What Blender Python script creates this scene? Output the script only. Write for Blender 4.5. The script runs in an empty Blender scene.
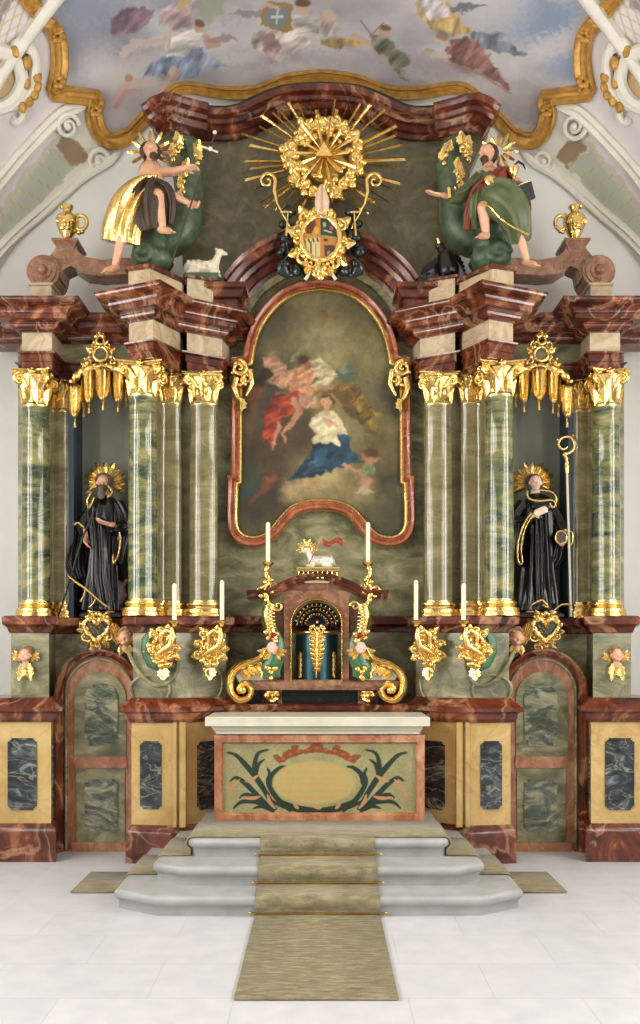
import bpy, bmesh, math, random
import numpy as np
from mathutils import Vector, Matrix, Euler
PI = math.pi
random.seed(7)
SC = bpy.context.scene
COL = SC.collection
# ---------------------------------------------------------------- camera frame of reference (real metres)
F, CX, HY, EZ = 926.0, 321.0, 650.0, 2.10      # focal length in pixels, axis column, horizon row, eye height
def X(px, D): return (px - CX) * D / F
def Z(py, D): return EZ + (HY - py) * D / F
def at(px, py, D): return Vector((X(px, D), D, Z(py, D)))

# ---------------------------------------------------------------- materials
def C(r, g, b):
    f = lambda c: (c/255/12.92) if c/255 <= .04045 else ((c/255+.055)/1.055)**2.4
    return (f(r), f(g), f(b), 1)
class NT:
    def __init__(s, name):
        s.m = bpy.data.materials.new(name); s.m.use_nodes = True
        s.t = s.m.node_tree; s.b = s.t.nodes['Principled BSDF']
    def n(s, typ, **kw):
        nd = s.t.nodes.new(typ)
        for k, v in kw.items():
            if k.startswith('i_'): nd.inputs[k[2:].replace('_', ' ')].default_value = v
            else: setattr(nd, k, v)
        return nd
    def l(s, a, ao, b, bi): s.t.links.new(a.outputs[ao], b.inputs[bi])
    def ramp(s, stops, interp='LINEAR'):
        r = s.n('ShaderNodeValToRGB'); e = r.color_ramp; e.interpolation = interp
        while len(e.elements) < len(stops): e.elements.new(.5)
        for el, (p, c) in zip(e.elements, stops): el.position = p; el.color = c if len(c) == 4 else (*c, 1)
        return r
    def coords(s, scale=(1, 1, 1), rot=(0, 0, 0)):
        g = s.n('ShaderNodeNewGeometry'); mp = s.n('ShaderNodeMapping')
        mp.inputs['Scale'].default_value = scale; mp.inputs['Rotation'].default_value = rot
        s.l(g, 'Position', mp, 'Vector'); return mp
    def bump(s, src, out, strength=.2, dist=.01):
        b = s.n('ShaderNodeBump'); b.inputs['Strength'].default_value = strength; b.inputs['Distance'].default_value = dist
        s.l(src, out, b, 'Height'); s.l(b, 'Normal', s.b, 'Normal')
def set_b(t, rough, metal=0, spec=.5, coat=0):
    t.b.inputs['Roughness'].default_value = rough; t.b.inputs['Metallic'].default_value = metal
    t.b.inputs['Specular IOR Level'].default_value = spec; t.b.inputs['Coat Weight'].default_value = coat
    t.b.inputs['Coat Roughness'].default_value = .12

def marble(name, stops, vein, scale=3.0, stretch=(1, 1, 1), rot=(0, 0, 0), dist=1.5, detail=8, vein_w=.03, vein_amt=.7, vscale=1.6, rough=.22, coat=.3, warp=1.0):
    t = NT(name); co = t.coords(stretch, rot)
    n0 = t.n('ShaderNodeTexNoise'); n0.inputs['Scale'].default_value = scale*.5; n0.inputs['Detail'].default_value = 3
    t.l(co, 0, n0, 'Vector')
    add = t.n('ShaderNodeVectorMath', operation='MULTIPLY_ADD'); t.l(n0, 'Color', add, 0)
    add.inputs[1].default_value = (warp*.35,)*3; t.l(co, 0, add, 2)
    n1 = t.n('ShaderNodeTexNoise'); n1.inputs['Scale'].default_value = scale; n1.inputs['Detail'].default_value = detail
    n1.inputs['Roughness'].default_value = .62; n1.inputs['Distortion'].default_value = dist
    t.l(add, 0, n1, 'Vector')
    r1 = t.ramp(stops); t.l(n1, 'Fac', r1, 'Fac')
    n2 = t.n('ShaderNodeTexNoise'); n2.inputs['Scale'].default_value = vscale; n2.inputs['Detail'].default_value = 5
    n2.inputs['Distortion'].default_value = 2.0; t.l(add, 0, n2, 'Vector')
    s1 = t.n('ShaderNodeMath', operation='SUBTRACT'); t.l(n2, 'Fac', s1, 0); s1.inputs[1].default_value = .5
    a1 = t.n('ShaderNodeMath', operation='ABSOLUTE'); t.l(s1, 0, a1, 0)
    rv = t.ramp([(0, (1, 1, 1)), (vein_w, (0, 0, 0))]); t.l(a1, 0, rv, 'Fac')
    n3 = t.n('ShaderNodeTexNoise'); n3.inputs['Scale'].default_value = 2.3; t.l(co, 0, n3, 'Vector')
    m3 = t.n('ShaderNodeMath', operation='MULTIPLY'); t.l(rv, 'Color', m3, 0); t.l(n3, 'Fac', m3, 1)
    m4 = t.n('ShaderNodeMath', operation='MULTIPLY'); t.l(m3, 0, m4, 0); m4.inputs[1].default_value = vein_amt*1.8
    m4.use_clamp = True
    mx = t.n('ShaderNodeMix', data_type='RGBA'); t.l(m4, 0, mx, 0); t.l(r1, 'Color', mx, 6); mx.inputs[7].default_value = vein
    t.t.links.new(mx.outputs[2], t.b.inputs['Base Color'])
    set_b(t, rough, 0, .5, coat)
    return t.m
def plain(name, col, rough=.6, metal=0, noise=.12, scale=8, bump=0, coat=0, spec=.5):
    t = NT(name); co = t.coords()
    n1 = t.n('ShaderNodeTexNoise'); n1.inputs['Scale'].default_value = scale; n1.inputs['Detail'].default_value = 6
    t.l(co, 0, n1, 'Vector')
    lo = tuple(c*(1-noise*1.6) for c in col[:3]); hi = tuple(min(1, c*(1+noise)) for c in col[:3])
    r = t.ramp([(.3, lo), (.7, hi)]); t.l(n1, 'Fac', r, 'Fac'); t.l(r, 'Color', t.b, 'Base Color')
    if bump: t.bump(n1, 'Fac', bump, .02)
    set_b(t, rough, metal, spec, coat)
    return t.m
def painted(name, rough=.55, coat=0):
    t = NT(name); a = t.n('ShaderNodeAttribute', attribute_name='Col'); t.l(a, 'Color', t.b, 'Base Color')
    set_b(t, rough, 0, .4, coat); return t.m
M = {}
M['red'] = marble('red_marble', [(.34, C(48, 19, 10)), (.47, C(80, 32, 18)), (.57, C(106, 50, 30)), (.70, C(176, 120, 86))], C(206, 160, 124), 2.6, (1, 1, .7), (0, .6, .3), vein_w=.03, vscale=1.1, vein_amt=.4, rough=.15, warp=.6, coat=0)
M['redflat'] = marble('pink_red_marble', [(.28, C(120, 68, 42)), (.48, C(160, 102, 70)), (.7, C(200, 150, 114))], C(206, 164, 128), 3.0, (1, 1, .6), (0, .8, 0), vein_w=.03, vscale=1.8, vein_amt=.3, rough=.22, warp=.6)
M['green'] = marble('green_marble', [(.3, C(74, 76, 54)), (.44, C(110, 108, 78)), (.57, C(144, 138, 104)), (.7, C(178, 172, 140))], C(172, 162, 126), 2.4, (1, 1, 1.8), (0, .35, 0), dist=1.0, vein_w=.012, vscale=1.3, vein_amt=.35, rough=.26, coat=.1)
M['column'] = marble('banded_green_marble', [(.3, C(30, 42, 34)), (.42, C(62, 74, 52)), (.53, C(112, 112, 70)), (.64, C(146, 138, 92)), (.78, C(174, 166, 128))], C(186, 180, 146), 1.9, (.8, .8, 2.6), (.12, .16, 0), dist=1.5, vein_w=.012, vscale=2.5, vein_amt=.4, rough=.1, coat=.5)
M['pilaster'] = marble('olive_marble', [(.25, C(84, 80, 52)), (.45, C(118, 110, 74)), (.6, C(142, 132, 94)), (.78, C(168, 160, 124))], C(184, 174, 140), 1.8, (.8, .8, 2.2), (.1, .2, 0), dist=1.0, vein_w=.01, vein_amt=.4, rough=.14, coat=.5)
M['pale'] = marble('pale_pink_marble', [(.25, C(150, 128, 100)), (.5, C(190, 170, 138)), (.75, C(214, 200, 174))], C(168, 112, 80), 3, (1, 1, 1), (.3, 0, .3), vein_w=.02, vein_amt=.5, rough=.25)
M['yellow'] = marble('yellow_marble', [(.25, C(170, 134, 78)), (.5, C(192, 160, 100)), (.75, C(210, 184, 130))], C(164, 110, 54), 2.0, (1, 1, 1), (.2, .5, 0), vein_w=.02, vein_amt=.3, rough=.25, coat=.1)
M['dark'] = marble('blue_black_marble', [(.4, C(24, 30, 36)), (.52, C(44, 52, 58)), (.6, C(84, 92, 92)), (.7, C(160, 162, 148))], C(176, 168, 134), 2.6, (1, 1, 2.0), (.2, .5, 0), dist=2.0, vein_w=.02, vscale=2.0, vein_amt=.5, rough=.15, coat=.1)
M['greydark'] = marble('grey_green_marble', [(.34, C(46, 58, 54)), (.48, C(86, 96, 84)), (.62, C(164, 160, 132))], C(176, 166, 122), 2.8, (1, 1, 1.9), (.2, .5, 0), dist=2.0, vein_w=.02, vscale=2.2, vein_amt=.4, rough=.18, coat=.1)
M['attic'] = marble('dark_olive_marble', [(.25, C(66, 62, 44)), (.5, C(98, 91, 66)), (.75, C(128, 118, 90))], C(120, 112, 84), 4.5, (1, 1, 1), vein_w=.02, vein_amt=.3, rough=.4, coat=0)
M['tabred'] = marble('brown_red_marble', [(.28, C(98, 62, 44)), (.48, C(132, 90, 68)), (.7, C(164, 124, 98))], C(190, 156, 128), 4, vein_w=.03, vscale=2.5, vein_amt=.3, rough=.2)
M['gold'] = plain('gilding', (.92, .62, .22, 1), .25, 1, .15, 38, .22)
M['golddark'] = plain('old_gilding', (.50, .33, .11, 1), .4, 1, .2, 14, .1)
M['goldpaint'] = plain('gold_paint', C(196, 150, 76), .38, .3, .22, 14, .1)
M['white'] = plain('white_plaster', C(226, 226, 222), .75, 0, .03, 2)
M['stucco'] = plain('ivory_stucco', C(222, 218, 206), .6, 0, .04, 5)
M['step'] = plain('grey_step_stone', C(160, 161, 160), .42, 0, .1, 5, .04)
M['mensa'] = plain('cream_slab_stone', C(206, 202, 184), .35, 0, .08, 5, .02)
M['brass'] = plain('brass', (.72, .42, .12, 1), .25, 1, .05, 20)
M['skin'] = plain('painted_flesh', C(216, 164, 132), .38, 0, .08, 20)
M['skinpale'] = plain('pale_painted_flesh', C(224, 190, 170), .4, 0, .08, 20)
M['habit'] = plain('black_polished_robe', C(11, 11, 12), .26, 0, .2, 10)
M['brownrobe'] = plain('dark_brown_cloth', C(62, 46, 34), .5, 0, .2, 10)
M['beard'] = plain('grey_brown_hair', C(88, 78, 62), .6, 0, .2, 40, .3)
M['brownhair'] = plain('dark_brown_hair', C(66, 44, 30), .5, 0, .2, 40, .3)
M['redrobe'] = plain('red_painted_cloak', C(128, 48, 34), .4, 0, .15, 10)
M['greenrobe'] = plain('green_painted_robe', C(84, 96, 62), .42, 0, .18, 10)
M['greenpaint'] = plain('mottled_green_scroll', C(76, 94, 70), .4, 0, .35, 12)
M['greentab'] = plain('glazed_green_paint', C(60, 104, 70), .25, 0, .25, 14)
M['silver'] = plain('silvered_white', C(222, 220, 208), .35, .25, .1, 30, .3)
M['ivory'] = plain('ivory_paint', C(224, 214, 190), .45, 0, .08, 30)
M['curls'] = plain('light_brown_curls', C(150, 118, 84), .6, 0, .2, 40, .3)
M['shade_band'] = plain('dark_green_shade', C(40, 52, 44), .6, 0, .15, 8)  # dark green of the shade above the attic cornice, put into the colour
M['black'] = plain('matt_black', C(24, 24, 24), .5, 0, .1, 10)
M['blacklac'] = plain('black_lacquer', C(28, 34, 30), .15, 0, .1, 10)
M['candle'] = plain('candle_wax', C(236, 226, 196), .5, 0, .03, 10)
M['niche'] = plain('niche_grey_paint', C(138, 140, 128), .7, 0, .08, 4)
M['bluegrey'] = plain('blue_grey_paint', C(54, 70, 84), .55, 0, .1, 6)
M['glass'] = plain('window_glass_daylight', C(230, 238, 246), .3)
M['bluedoor'] = plain('blue_green_metal', C(44, 84, 92), .28, .75, .1, 20, 0, .3)
M['bluedark'] = plain('deep_blue_lacquer', C(16, 36, 46), .25, .2, .2, 20)
M['redglass'] = plain('red_stone', C(130, 20, 24), .15, 0, .1, 20)
M['flag'] = plain('red_and_gold_banner', C(160, 56, 36), .5, 0, .3, 30)
M['paint'] = painted('oil_painting', .5, .05)
M['fresco'] = painted('fresco_paint', .9)
M['stonewhite'] = plain('weathered_white_paint', C(196, 188, 170), .5, 0, .1, 20)

# ---------------------------------------------------------------- mesh builder
class MB:
    def __init__(s): s.v = []; s.f = []
    def add(s, vs, fs):
        o = len(s.v); s.v += [tuple(v) for v in vs]; s.f += [tuple(i+o for i in f) for f in fs]; return s
    def grid(s, rows, closed_u=False, closed_v=False, cap0=False, cap1=False):
        n, m = len(rows), len(rows[0]); vs = [p for r in rows for p in r]; fs = []
        for i in range(n if closed_v else n-1):
            for j in range(m if closed_u else m-1):
                i2, j2 = (i+1) % n, (j+1) % m
                fs.append((i*m+j, i*m+j2, i2*m+j2, i2*m+j))
        if cap0: fs.append(tuple(range(m))[::-1])
        if cap1: fs.append(tuple((n-1)*m+j for j in range(m)))
        return s.add(vs, fs)
    def box(s, x0, x1, y0, y1, z0, z1):
        vs = [(x, y, z) for z in (z0, z1) for x, y in ((x0, y0), (x1, y0), (x1, y1), (x0, y1))]
        return s.add(vs, [(0, 3, 2, 1), (4, 5, 6, 7), (0, 1, 5, 4), (1, 2, 6, 5), (2, 3, 7, 6), (3, 0, 4, 7)])
    def mould(s, poly, prof):
        """poly: CCW plan polygon; prof: (outward offset, z) from bottom to top; mitred."""
        n = len(poly); ns = []
        for i in range(n):
            a, b, c = Vector(poly[i-1]), Vector(poly[i]), Vector(poly[(i+1) % n])
            d1, d2 = (b-a).normalized(), (c-b).normalized()
            n1, n2 = Vector((d1.y, -d1.x)), Vector((d2.y, -d2.x)); m = (n1+n2)
            if m.length < 1e-6: m = n1
            m = m.normalized(); m = m/max(.5, m.dot(n1)); ns.append(m)
        rows = [[(poly[i][0]+ns[i].x*o, poly[i][1]+ns[i].y*o, z) for i in range(n)] for o, z in prof]
        return s.grid(rows, closed_u=True, cap0=True, cap1=True)
    def lathe(s, cx, cy, prof, n=32, sx=1, sy=1):
        rows = [[(cx+sx*r*math.cos(2*PI*k/n), cy+sy*r*math.sin(2*PI*k/n), z) for k in range(n)] for r, z in prof]
        return s.grid(rows, closed_u=True, cap0=True, cap1=True)
    def tube(s, pts, rad, n=8, flat=1.0, closed=False, ref=None):
        pts = [Vector(p) for p in pts]
        if not isinstance(rad, (list, tuple)): rad = [rad]*len(pts)
        rows = []; ref = Vector(ref or (0, -1, 0)); N = len(pts)
        for i, p in enumerate(pts):
            a = pts[i-1] if (i or closed) else p; b = pts[(i+1) % N] if (i < N-1 or closed) else p
            t = (b-a).normalized() if (b-a).length > 1e-9 else Vector((0, 0, 1))
            u = ref - t*ref.dot(t)
            if u.length < .05: u = Vector((1, 0, 0)) - t*t.x
            if u.length < .05: u = Vector((0, 0, 1)) - t*t.z
            u = u.normalized(); w = t.cross(u)
            rows.append([p + (u*math.cos(2*PI*k/n)*flat + w*math.sin(2*PI*k/n))*rad[i] for k in range(n)])
        return s.grid(rows, closed_u=True, closed_v=closed, cap0=not closed, cap1=not closed)
    def sweep(s, path, y, prof, closed=False, caps=True):
        """path: (x,z) list in a frontal plane at depth y; prof: (offset to the left of travel, towards the viewer)."""
        N = len(path); rows = []
        P = [Vector(p) for p in path]
        for i in range(N):
            a = P[i-1] if (i or closed) else None; b = P[(i+1) % N] if (i < N-1 or closed) else None
            d1 = (P[i]-a).normalized() if a is not None else None; d2 = (b-P[i]).normalized() if b is not None else None
            d1 = d1 or d2; d2 = d2 or d1
            n1, n2 = Vector((-d1.y, d1.x)), Vector((-d2.y, d2.x)); m = n1+n2
            m = n1 if m.length < 1e-5 else m.normalized(); m = m/max(.45, m.dot(n1))
            rows.append([(P[i].x+m.x*o, y-d, P[i].y+m.y*o) for o, d in prof])
        return s.grid(rows, closed_u=True, closed_v=closed, cap0=caps and not closed, cap1=caps and not closed)
    def slab(s, path, y0, y1):
        """frontal outline (x,z) extruded from depth y0 (front) to y1."""
        n = len(path); vs = [(x, y0, z) for x, z in path]+[(x, y1, z) for x, z in path]
        fs = [tuple(range(n))[::-1], tuple(range(n, 2*n))]+[(i, (i+1) % n, (i+1) % n+n, i+n) for i in range(n)]
        return s.add(vs, fs)
    def ell(s, c, r, rot=None, nu=14, nv=9):
        c = Vector(c); r = (r, r, r) if not isinstance(r, (tuple, list)) else r
        R = Euler(rot).to_matrix() if rot else Matrix.Identity(3); rows = []
        for i in range(nv+1):
            a = -PI/2+PI*(i*.996+nv*.002)/nv
            rows.append([c+R @ Vector((r[0]*math.cos(a)*math.cos(2*PI*k/nu), r[1]*math.cos(a)*math.sin(2*PI*k/nu), r[2]*math.sin(a))) for k in range(nu)])
        return s.grid(rows, closed_u=True, cap0=True, cap1=True)
    def cap(s, a, b, ra, rb, n=10):
        a, b = Vector(a), Vector(b); d = (b-a); L = d.length
        if L < 1e-6: return s.ell(a, ra)
        d /= L; pts, rs = [], []
        for k in range(4): t = PI/2*(1-k/4); pts.append(a-d*ra*math.sin(t)); rs.append(max(1e-3, ra*math.cos(t)))
        pts.append(a); rs.append(ra); pts.append(b); rs.append(rb)
        for k in range(1, 5): t = PI/2*k/4; pts.append(b+d*rb*math.sin(t)); rs.append(max(1e-3, rb*math.cos(t)))
        return s.tube(pts, rs, n, ref=(.3, -1, .2))
    def chain(s, pts, rs):
        for i in range(len(pts)-1): s.cap(pts[i], pts[i+1], rs[i], rs[i+1])
        return s
    def leaf(s, base, up, out, L, w, curl=1.0, nl=7, nw=4, fold=.25):
        """acanthus leaf: rises along up, bends outwards and curls over at the tip."""
        base, up, out = Vector(base), Vector(up).normalized(), Vector(out).normalized(); side = up.cross(out).normalized()
        rows = []; p = base.copy(); ang = .12
        for i in range(nl+1):
            t = i/nl; ww = w*(.75+.35*math.sin(PI*min(1, t*1.15)))*(1-.75*max(0, t-.55)/.45)*(1+.16*(-1)**i)
            d = up*math.cos(ang)+out*math.sin(ang); nrm = out*math.cos(ang)-up*math.sin(ang)
            rows.append([p+side*ww*.5*u+nrm*(fold*ww*(-abs(u)+.35*(1 if abs(u) < .1 else 0))) for u in [-1+2*j/nw for j in range(nw+1)]])
            p = p+d*(L/nl); ang += curl*(.08+2.9*max(0, t-.5))/nl*2.2
        return s.grid(rows)
    def spiral(s, c, r, a0, turns, rad, ux=(1, 0, 0), uz=(0, 0, 1), n=None, lead=0, leaddir=None, k=7, flat=1.0, end=.12):
        """C-scroll: from radius r at angle a0 winding inwards."""
        c, ux, uz = Vector(c), Vector(ux), Vector(uz); n = n or int(14*abs(turns))+6; pts, rs = [], []
        for i in range(n+1):
            t = i/n; a = a0+turns*2*PI*t; rr = r*(1-t)**.8+r*end*t
            pts.append(c+ux*rr*math.cos(a)+uz*rr*math.sin(a)); rs.append(rad*(1-.55*t))
        s.tube(pts, rs, k, flat=flat); return pts[0]
    def lumps(s, pts, r, jit=.3):
        for p in pts: s.ell(p, tuple(r*random.uniform(1-jit, 1+jit) for _ in range(3)), (random.random(), random.random(), random.random()), 8, 5)
        return s
    def xform(s, m, start=0):
        for i in range(start, len(s.v)): s.v[i] = tuple(m @ Vector(s.v[i]))
        return s
    def build(s, name, mat, parent=None, smooth=35, solid=0, sub=0, voxel=0, relax=0, twosided=False):
        me = bpy.data.meshes.new(name); off = parent_loc(parent)
        me.from_pydata([(x-off.x, y-off.y, z-off.z) for x, y, z in s.v], [], s.f); me.validate()
        bm = bmesh.new(); bm.from_mesh(me)
        if not voxel: bmesh.ops.remove_doubles(bm, verts=bm.verts, dist=1e-5)
        bmesh.ops.recalc_face_normals(bm, faces=bm.faces)
        ca = math.cos(math.radians(smooth))
        for f in bm.faces: f.smooth = True
        for e in bm.edges:
            if len(e.link_faces) == 2 and e.link_faces[0].normal.dot(e.link_faces[1].normal) < ca: e.smooth = False
        bm.to_mesh(me); bm.free()
        o = bpy.data.objects.new(name, me); COL.objects.link(o)
        if parent is not None: o.parent = parent
        me.materials.append(M[mat] if isinstance(mat, str) else mat)
        if voxel:
            r = o.modifiers.new('r', 'REMESH'); r.mode = 'VOXEL'; r.voxel_size = voxel; r.use_smooth_shade = True
            if relax:
                k = o.modifiers.new('s', 'SMOOTH'); k.iterations = relax; k.factor = .5
            bake(o)
        if solid or sub:
            if solid: k = o.modifiers.new('t', 'SOLIDIFY'); k.thickness = solid; k.offset = 0
            if sub: k = o.modifiers.new('u', 'SUBSURF'); k.levels = k.render_levels = sub
            bake(o)
        return o
def bake(o):
    dg = bpy.context.evaluated_depsgraph_get(); dg.update(); ev = o.evaluated_get(dg)
    me = bpy.data.meshes.new_from_object(ev); mats = list(o.data.materials)
    o.modifiers.clear(); o.data = me
    if not me.materials:
        for m in mats: me.materials.append(m)
    for p in me.polygons: p.use_smooth = True
LOC = {}
def parent_loc(p):
    v = Vector((0, 0, 0))
    while p is not None: v = v+p.location; p = p.parent
    return v
def tag(o, label=None, cat=None, group=None, kind=None):
    if label: o['label'] = label
    if cat: o['category'] = cat
    if group: o['group'] = group
    if kind: o['kind'] = kind
    return o
def thing(name, label, cat, loc=(0, 0, 0), group=None):
    o = bpy.data.objects.new(name, None); COL.objects.link(o); o.location = loc; o.empty_display_size = .05
    return tag(o, label, cat, group, 'thing')
def tree(o, parent=None):
    c = o.copy(); COL.objects.link(c)
    if parent is not None: c.parent = parent
    for ch in [x for x in o.children]: tree(ch, c)
    return c
def dup(o, loc=None, label=None, mirror=False, group=None):
    c = tree(o)
    if mirror: c.location.x = -o.location.x; c.scale.x = -o.scale.x
    if loc is not None: c.location = loc
    if label: c['label'] = label
    if group: c['group'] = group
    return c
SIDE = {-1: 'on the bearded saint side', 1: 'on the crosier saint side'}
def mir(pts): return [(-x, *r) for x, *r in pts][::-1]
def arc(cx, cy, rx, ry, a0, a1, n): return [(cx+rx*math.cos(math.radians(a0+(a1-a0)*i/n)), cy+ry*math.sin(math.radians(a0+(a1-a0)*i/n))) for i in range(n+1)]
def smooth_path(pts, k=6, closed=False):
    """Catmull-Rom through points (tuples of any length)."""
    P = [np.array(p, float) for p in pts]; out = []; n = len(P)
    for i in range(n if closed else n-1):
        a = P[i-1] if (i > 0 or closed) else P[i]; b = P[i]; c = P[(i+1) % n]; d = P[(i+2) % n] if (i+2 < n or closed) else c
        for j in range(k):
            t = j/k; out.append(tuple(.5*((2*b)+(-a+c)*t+(2*a-5*b+4*c-d)*t*t+(-a+3*b-3*c+d)*t**3)))
    if not closed: out.append(tuple(P[-1]))
    return out

# ---------------------------------------------------------------- painter for the painted surfaces (murals, oil painting, painted front)
def _hash(ix, iy, s):
    h = np.sin(ix*127.1+iy*311.7+s*74.7)*43758.5453; return h-np.floor(h)
def vnoise(x, y, s=0):
    ix, iy = np.floor(x), np.floor(y); fx, fy = x-ix, y-iy; fx = fx*fx*(3-2*fx); fy = fy*fy*(3-2*fy)
    return (_hash(ix, iy, s)*(1-fx)+_hash(ix+1, iy, s)*fx)*(1-fy)+(_hash(ix, iy+1, s)*(1-fx)+_hash(ix+1, iy+1, s)*fx)*fy
def fbm(x, y, s=0, o=4):
    r = 0; a = .5
    for k in range(o): r = r+a*vnoise(x, y, s+k); x = x*2.03+5.1; y = y*2.03+1.7; a *= .5
    return r/(1-.5**o)
class Paint:
    """sRGB 0-255 colours laid over arrays of surface coordinates."""
    def __init__(s, x, y, base=(128, 128, 128)):
        s.x, s.y = x, y; s.c = np.zeros((len(x), 3))+np.array(base, float)
        s.wob = (fbm(x*.35, y*.35, 3)-.5); s.wob2 = (fbm(x*.35+9, y*.35+4, 8)-.5); s.fs = 1.0; s.wa = 0; s.w1 = None
    def warp(s, amt, sc): s.wa = amt; s.w1 = fbm(s.x*sc, s.y*sc, 41, 3)-.5; s.w2 = fbm(s.x*sc+7, s.y*sc+3, 43, 3)-.5
    def mix(s, a, col): a = np.clip(a, 0, 1)[:, None]; s.c = s.c*(1-a)+np.array(col, float)*a
    def blob(s, cx, cy, rx, ry, rot, col, soft=.4, al=1, wob=0):
        r = math.radians(rot); dx, dy = s.x+s.wob*wob-cx, s.y+s.wob2*wob-cy
        u = (dx*math.cos(r)+dy*math.sin(r))/rx; v = (-dx*math.sin(r)+dy*math.cos(r))/ry
        s.mix(al*np.clip((1+soft/2-np.sqrt(u*u+v*v))/soft, 0, 1), col)
    def inside(s, pts):
        x, y = (s.x, s.y) if not s.wa else (s.x+s.w1*s.wa, s.y+s.w2*s.wa); ins = np.zeros(len(x), bool); d = np.full(len(x), 1e9); n = len(pts)
        for i in range(n):
            (x1, y1), (x2, y2) = pts[i], pts[(i+1) % n]
            if y1 != y2:
                c = ((y1 > y) != (y2 > y)) & (x < (x2-x1)*(y-y1)/(y2-y1)+x1); ins ^= c
            L = (x2-x1)**2+(y2-y1)**2+1e-9; t = np.clip(((x-x1)*(x2-x1)+(y-y1)*(y2-y1))/L, 0, 1)
            d = np.minimum(d, np.hypot(x-x1-t*(x2-x1), y-y1-t*(y2-y1)))
        return np.where(ins, d, -d)
    def poly(s, pts, col, soft=1.0, al=1, folds=0, fang=0, seed=0):
        d = s.inside(pts); a = al*np.clip(d/soft+.5, 0, 1); col = np.array(col, float)
        if folds:
            r = math.radians(fang); u = s.x*math.cos(r)+s.y*math.sin(r); v = -s.x*math.sin(r)+s.y*math.cos(r)
            k = (fbm(u*.16*s.fs, v*.05*s.fs, seed, 3)-.5)*3.2*folds; a = np.clip(a, 0, 1)[:, None]
            s.c = s.c*(1-a)+np.clip(col*(1+k[:, None]), 0, 255)*a
        else: s.mix(a, col)
    def line(s, pts, w, col, soft=.6, al=1):
        d = np.full(len(s.x), 1e9); W = w if isinstance(w, (list, tuple)) else [w]*len(pts); sel = np.zeros(len(s.x))
        for i in range(len(pts)-1):
            (x1, y1), (x2, y2) = pts[i], pts[i+1]; L = (x2-x1)**2+(y2-y1)**2+1e-9
            t = np.clip(((s.x-x1)*(x2-x1)+(s.y-y1)*(y2-y1))/L, 0, 1)
            dd = np.hypot(s.x-x1-t*(x2-x1), s.y-y1-t*(y2-y1)); ww = (W[i]*(1-t)+W[i+1]*t)/2
            sel = np.maximum(sel, np.clip((ww-dd)/soft+.5, 0, 1))
        s.mix(sel*al, col)
    def noise(s, amt, sc, seed=0): s.c = np.clip(s.c*(1+amt*2*(fbm(s.x*sc, s.y*sc, seed)-.5)[:, None]), 0, 255)
    def linear(s):
        c = np.clip(s.c/255, 0, 1); c = np.where(c <= .04045, c/12.92, ((c+.055)/1.055)**2.4)
        return np.concatenate([c, np.ones((len(c), 1))], 1).astype(np.float32)
def color_mesh(name, V, Fc, cols, mat, parent=None, smooth=True):
    off = parent_loc(parent); me = bpy.data.meshes.new(name)
    me.from_pydata((np.asarray(V)-np.array(off)).tolist(), [], Fc.tolist() if hasattr(Fc, 'tolist') else Fc)
    a = me.color_attributes.new('Col', 'FLOAT_COLOR', 'POINT'); a.data.foreach_set('color', cols.ravel())
    if smooth: me.polygons.foreach_set('use_smooth', [True]*len(me.polygons))
    o = bpy.data.objects.new(name, me); COL.objects.link(o)
    if parent is not None: o.parent = parent
    me.materials.append(M[mat]); return o
def grid_faces(n, m):
    i, j = np.meshgrid(np.arange(n-1), np.arange(m-1), indexing='ij'); b = (i*m+j).ravel()
    return np.stack([b, b+1, b+m+1, b+m], 1)
# ================================================================ THE CHURCH
YC, BY, R0, ZC, YE, KZ = 6.0, 6.5, 5.65, 4.02, 10.35, 1.065
def rr(Y): return R0*np.sqrt(1-(np.maximum(Y-YC, 0)/BY)**2)
def dome_hit(px, py):
    px, py = np.asarray(px, float), np.asarray(py, float)
    u, w = (px-CX)/F, (HY-py)/F; zc = ZC-EZ
    K2 = KZ*KZ; a = (u*u+w*w/K2)/R0**2+1/BY**2; b = -2*w*zc/K2/R0**2-2*YC/BY**2; c = zc*zc/K2/R0**2+YC**2/BY**2-1
    t = (-b+np.sqrt(np.maximum(b*b-4*a*c, 0)))/(2*a); t = np.minimum(t, YE-.02)
    P = np.stack([u*t, t, EZ+w*t], -1)
    N = np.stack([P[..., 0]/R0**2, (P[..., 1]-YC)/BY**2, (P[..., 2]-ZC)/K2/R0**2], -1); N = -N/np.linalg.norm(N, axis=-1, keepdims=True)
    return P, N
def ribbon(mb, A, B, prof):
    """moulding on the vault between two edge lines; prof: (fraction across, lift)."""
    A, B = np.array(A, float), np.array(B, float); rows = [[] for _ in A]
    for f, h in prof:
        q = A*(1-f)+B*f; P, N = dome_hit(q[:, 0], q[:, 1]); P = P+N*h
        for i in range(len(A)): rows[i].append(tuple(P[i]))
    return mb.grid(rows)
def offset_px(path, w):
    p = np.array(path, float); t = np.gradient(p, axis=0); t /= np.linalg.norm(t, axis=1, keepdims=True)+1e-9
    n = np.stack([-t[:, 1], t[:, 0]], 1); return p+n*np.array(w).reshape(-1, 1) if np.ndim(w) else p+n*w
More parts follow.
